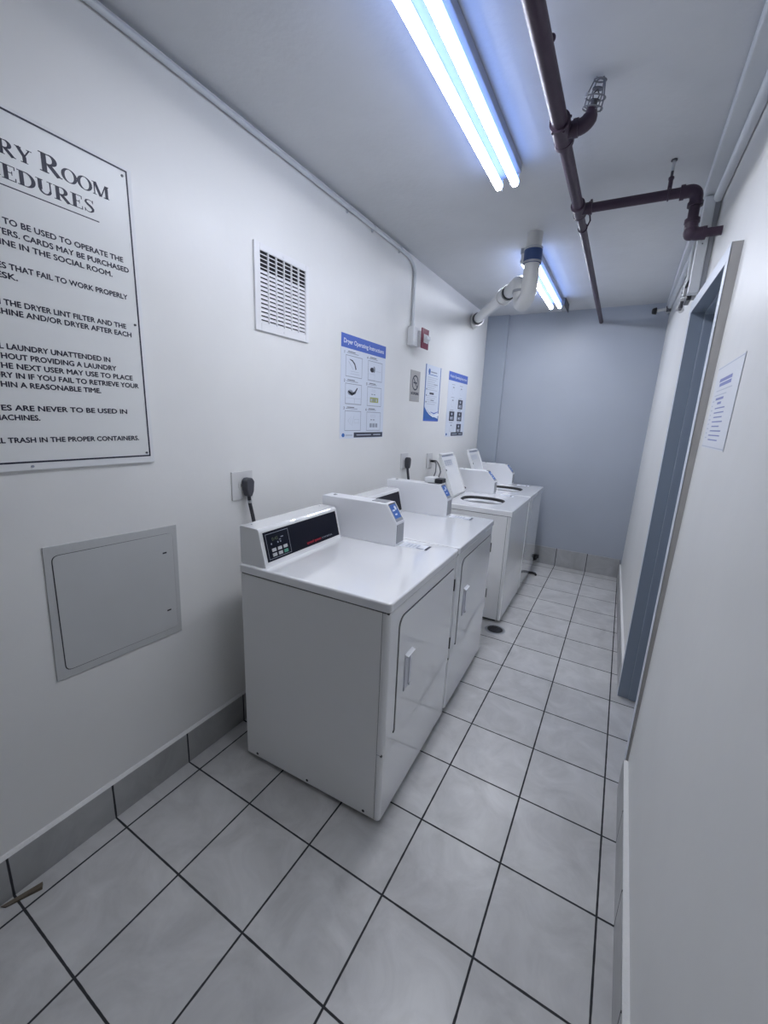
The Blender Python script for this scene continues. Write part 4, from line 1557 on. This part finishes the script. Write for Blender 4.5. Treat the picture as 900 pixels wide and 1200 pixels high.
# caged sidewall sprinkler under the conduit
sw = thing('sidewall_sprinkler', 'dark and chrome caged sprinkler on the right wall above the door corner', 'sprinkler', (1.66, 2.6, 2.24))
m = MB()
m.cyl((xr(2.58) - 0.001, 2.58, 2.245), (1.660, 2.58, 2.245), 0.024, PLATE, seg=18)
m.box(1.636, 1.676, 2.51, 2.610, 2.225, 2.290, PLATE, 0.006)
m.build('body', sw)
m = MB()
m.tube([(1.664, 2.42, 2.285), (1.650, 2.46, 2.285), (1.645, 2.54, 2.262)], 0.006, DKSTEEL, 8)
m.sphere((1.664, 2.42, 2.285), 0.010, BLACK)
m.box(1.650, 1.672, 2.42, 2.53, 2.185, 2.262, BLACK, 0.004)
m.box(1.640, 1.655, 2.62, 2.69, 2.195, 2.235, DKSTEEL, 0.004)
m.cyl((1.634, 2.545, 2.262), (1.642, 2.545, 2.262), 0.020, BLACK, seg=12)
m.cyl((1.636, 2.56, 2.27), (1.648, 2.56, 2.27), 0.012, BLACK, seg=10)
m.cyl((1.636, 2.66, 2.215), (1.648, 2.66, 2.215), 0.012, DKSTEEL, seg=10)
m.build('deflector', sw)
m = MB()
for dz in (-0.03, 0.0, 0.03):
    m.tube([(1.664, 2.50, 2.240 + dz * .6), (1.634, 2.53, 2.240 + dz * .6), (1.634, 2.66, 2.222 + dz * .6), (1.664, 2.70, 2.218 + dz * .6)], 0.0035, PLATE, 6)
m.build('wire_guard', sw)
m = MB().cyl((1.655, 2.74, 2.21), (1.640, 2.70, 2.215), 0.016, PLATE, seg=14)
m.build('flange', sw)

# small sprinkler poking out of the right wall near the back
fs_ = thing('sidewall_sprinkler', 'small dark round sprinkler on a white stub beside the far ceiling corner', 'sprinkler', (1.6, 4.30, 2.56))
m = MB().cyl((1.556, 4.30, 2.563), (xr(4.3), 4.30, 2.575), 0.0125, PLATE, seg=14)
m.cyl((1.635, 4.30, 2.572), (xr(4.3), 4.30, 2.575), 0.024, DKSTEEL, seg=18)
m.build('stub', fs_)
m = MB().cyl((1.560, 4.302, 2.563), (1.536, 4.296, 2.561), 0.030, BLACK, r1=0.024, seg=20)
m.sphere((1.536, 4.296, 2.561), 0.023, BLACK, 0.4, 1, 1)
m.build('cap', fs_)

# paper notice on the right wall
NV = Vector((0.011, 0, 1)).normalized()
NO = Vector((xr(1.2, 1.487) - 0.0012, 1.442, 1.487))
fr = (NO, -Y_, NV, Vector((-1, 0, 0.011)).normalized())
m = MB()
W_, H_ = 0.360, 0.250
P = [NO - Y_ * u + NV * v + X_ * h for h in (0, 0.001) for (u, v) in ((0, 0), (W_, 0), (W_, H_), (0, H_))]
m.raw(P, [(0, 1, 2, 3), (4, 5, 6, 7), (0, 1, 5, 4), (1, 2, 6, 5), (2, 3, 7, 6), (3, 0, 4, 7)], PAPERW)
m.rect(fr, W_ - 0.005, 0.0, W_, H_, PGREY, 0.0004)
m.rect(fr, 0.0, H_ - 0.006, W_, H_ - 0.003, PLGREY, 0.0004)
m.rect(fr, 0.0, 0.003, W_, 0.006, PLGREY, 0.0004)
for k, (a, b, t, mm) in enumerate(((.07, .25, .010, PVIOLET), (.08, .25, .010, PVIOLET), (.05, .28, .003, PLGREY), (.04, .22, .003, PLGREY), (.07, .19, .007, PVIOLET), (.11, .17, .007, PVIOLET),
                                   (.09, .24, .0035, PVIOLET), (.09, .24, .0035, PVIOLET), (.10, .23, .0035, PVIOLET), (.09, .25, .0035, PVIOLET), (.10, .22, .0035, PVIOLET), (.09, .26, .0035, PVIOLET), (.08, .26, .0035, PVIOLET), (.09, .24, .0035, PVIOLET))):
    z = H_ - 0.050 - k * 0.0135
    m.rect(fr, a, z, b, z + t, mm, 0.0004)
for k in range(9):
    m.rect(fr, 0.025, 0.030 + k * 0.014, 0.055 - .01 * (k % 2), 0.034 + k * 0.014, PLGREY, 0.0004)
tag(m.build('paper_notice'), 'white paper notice with violet print taped to the right wall', 'notice')

# ================================================================== FLOOR ITEMS
fd = thing('floor_drain', 'round dark floor drain between the dryers and washers', 'drain', (0.842, 2.615, 0))
m = MB()
n = 28
for (r0, r1, z0, z1, mm) in ((0.078, 0.070, 0.0008, 0.003, STEEL), (0.070, 0.058, 0.003, 0.0030, GREYM), (0.058, 0.052, 0.003, 0.0012, BLACK)):
    vs = [(0.842 + r0 * math.cos(2 * PI * i / n), 2.615 + r0 * math.sin(2 * PI * i / n), z0) for i in range(n)]
    vs += [(0.842 + r1 * math.cos(2 * PI * i / n), 2.615 + r1 * math.sin(2 * PI * i / n), z1) for i in range(n)]
    m.raw(vs, [(i, (i + 1) % n, n + (i + 1) % n, n + i) for i in range(n)], mm)
m.build('rim', fd)
m = MB().cyl((0.842, 2.615, 0.0004), (0.842, 2.615, 0.0012), 0.053, BLACK, seg=28)
for i in range(5):
    m.box(0.842 - 0.04, 0.842 + 0.04, 2.615 - 0.034 + i * 0.017 - 0.003, 2.615 - 0.034 + i * 0.017 + 0.003, 0.0012, 0.0026, DKSTEEL)
m.build('strainer', fd)

m = MB()
a = Vector((-0.0, -0.020, 0.0))
b = Vector((0.058, 0.062, 0.0))
pp = [Vector((0.016, -0.035, 0.001)), Vector((0.030, -0.028, 0.001)), Vector((0.064, 0.054, 0.001)), Vector((0.048, 0.062, 0.001))]
vs = [p for p in pp] + [p + Vector((0, 0, 0.004 if i in (0, 1) else 0.011)) for i, p in enumerate(pp)]
m.raw(vs, [(0, 1, 2, 3), (4, 5, 6, 7), (0, 1, 5, 4), (1, 2, 6, 5), (2, 3, 7, 6), (3, 0, 4, 7)], WOOD)
tag(m.build('wood_shim'), 'small brown wooden wedge on the floor against the left baseboard', 'wedge')

hs = thing('drain_hose', 'short black hose end on the floor behind the last washer', 'hose', (0.80, 4.30, 0))
m = MB().tube([(0.70, 4.35, 0.05), (0.76, 4.352, 0.055), (0.815, 4.35, 0.075), (0.822, 4.35, 0.105)], 0.022, RUBBER, 14)
m.build('hose', hs)
m = MB().cyl((0.822, 4.35, 0.088), (0.823, 4.35, 0.120), 0.027, RUBBER, seg=16)
m.cyl((0.78, 4.352, 0.0), (0.78, 4.352, 0.05), 0.012, RUBBER, seg=10)
m.build('fitting', hs)
m = MB().tube([(0.80, 4.02, 0.016), (0.85, 4.03, 0.016), (0.880, 4.02, 0.016), (0.892, 3.99, 0.014)], 0.012, RUBBER, 10)
tag(m.build('hose_stub'), 'curved black rubber hose stub on the floor by the last washer foot', 'hose')

for o in bpy.data.objects:
    if '_loc' in o:
        del o['_loc']
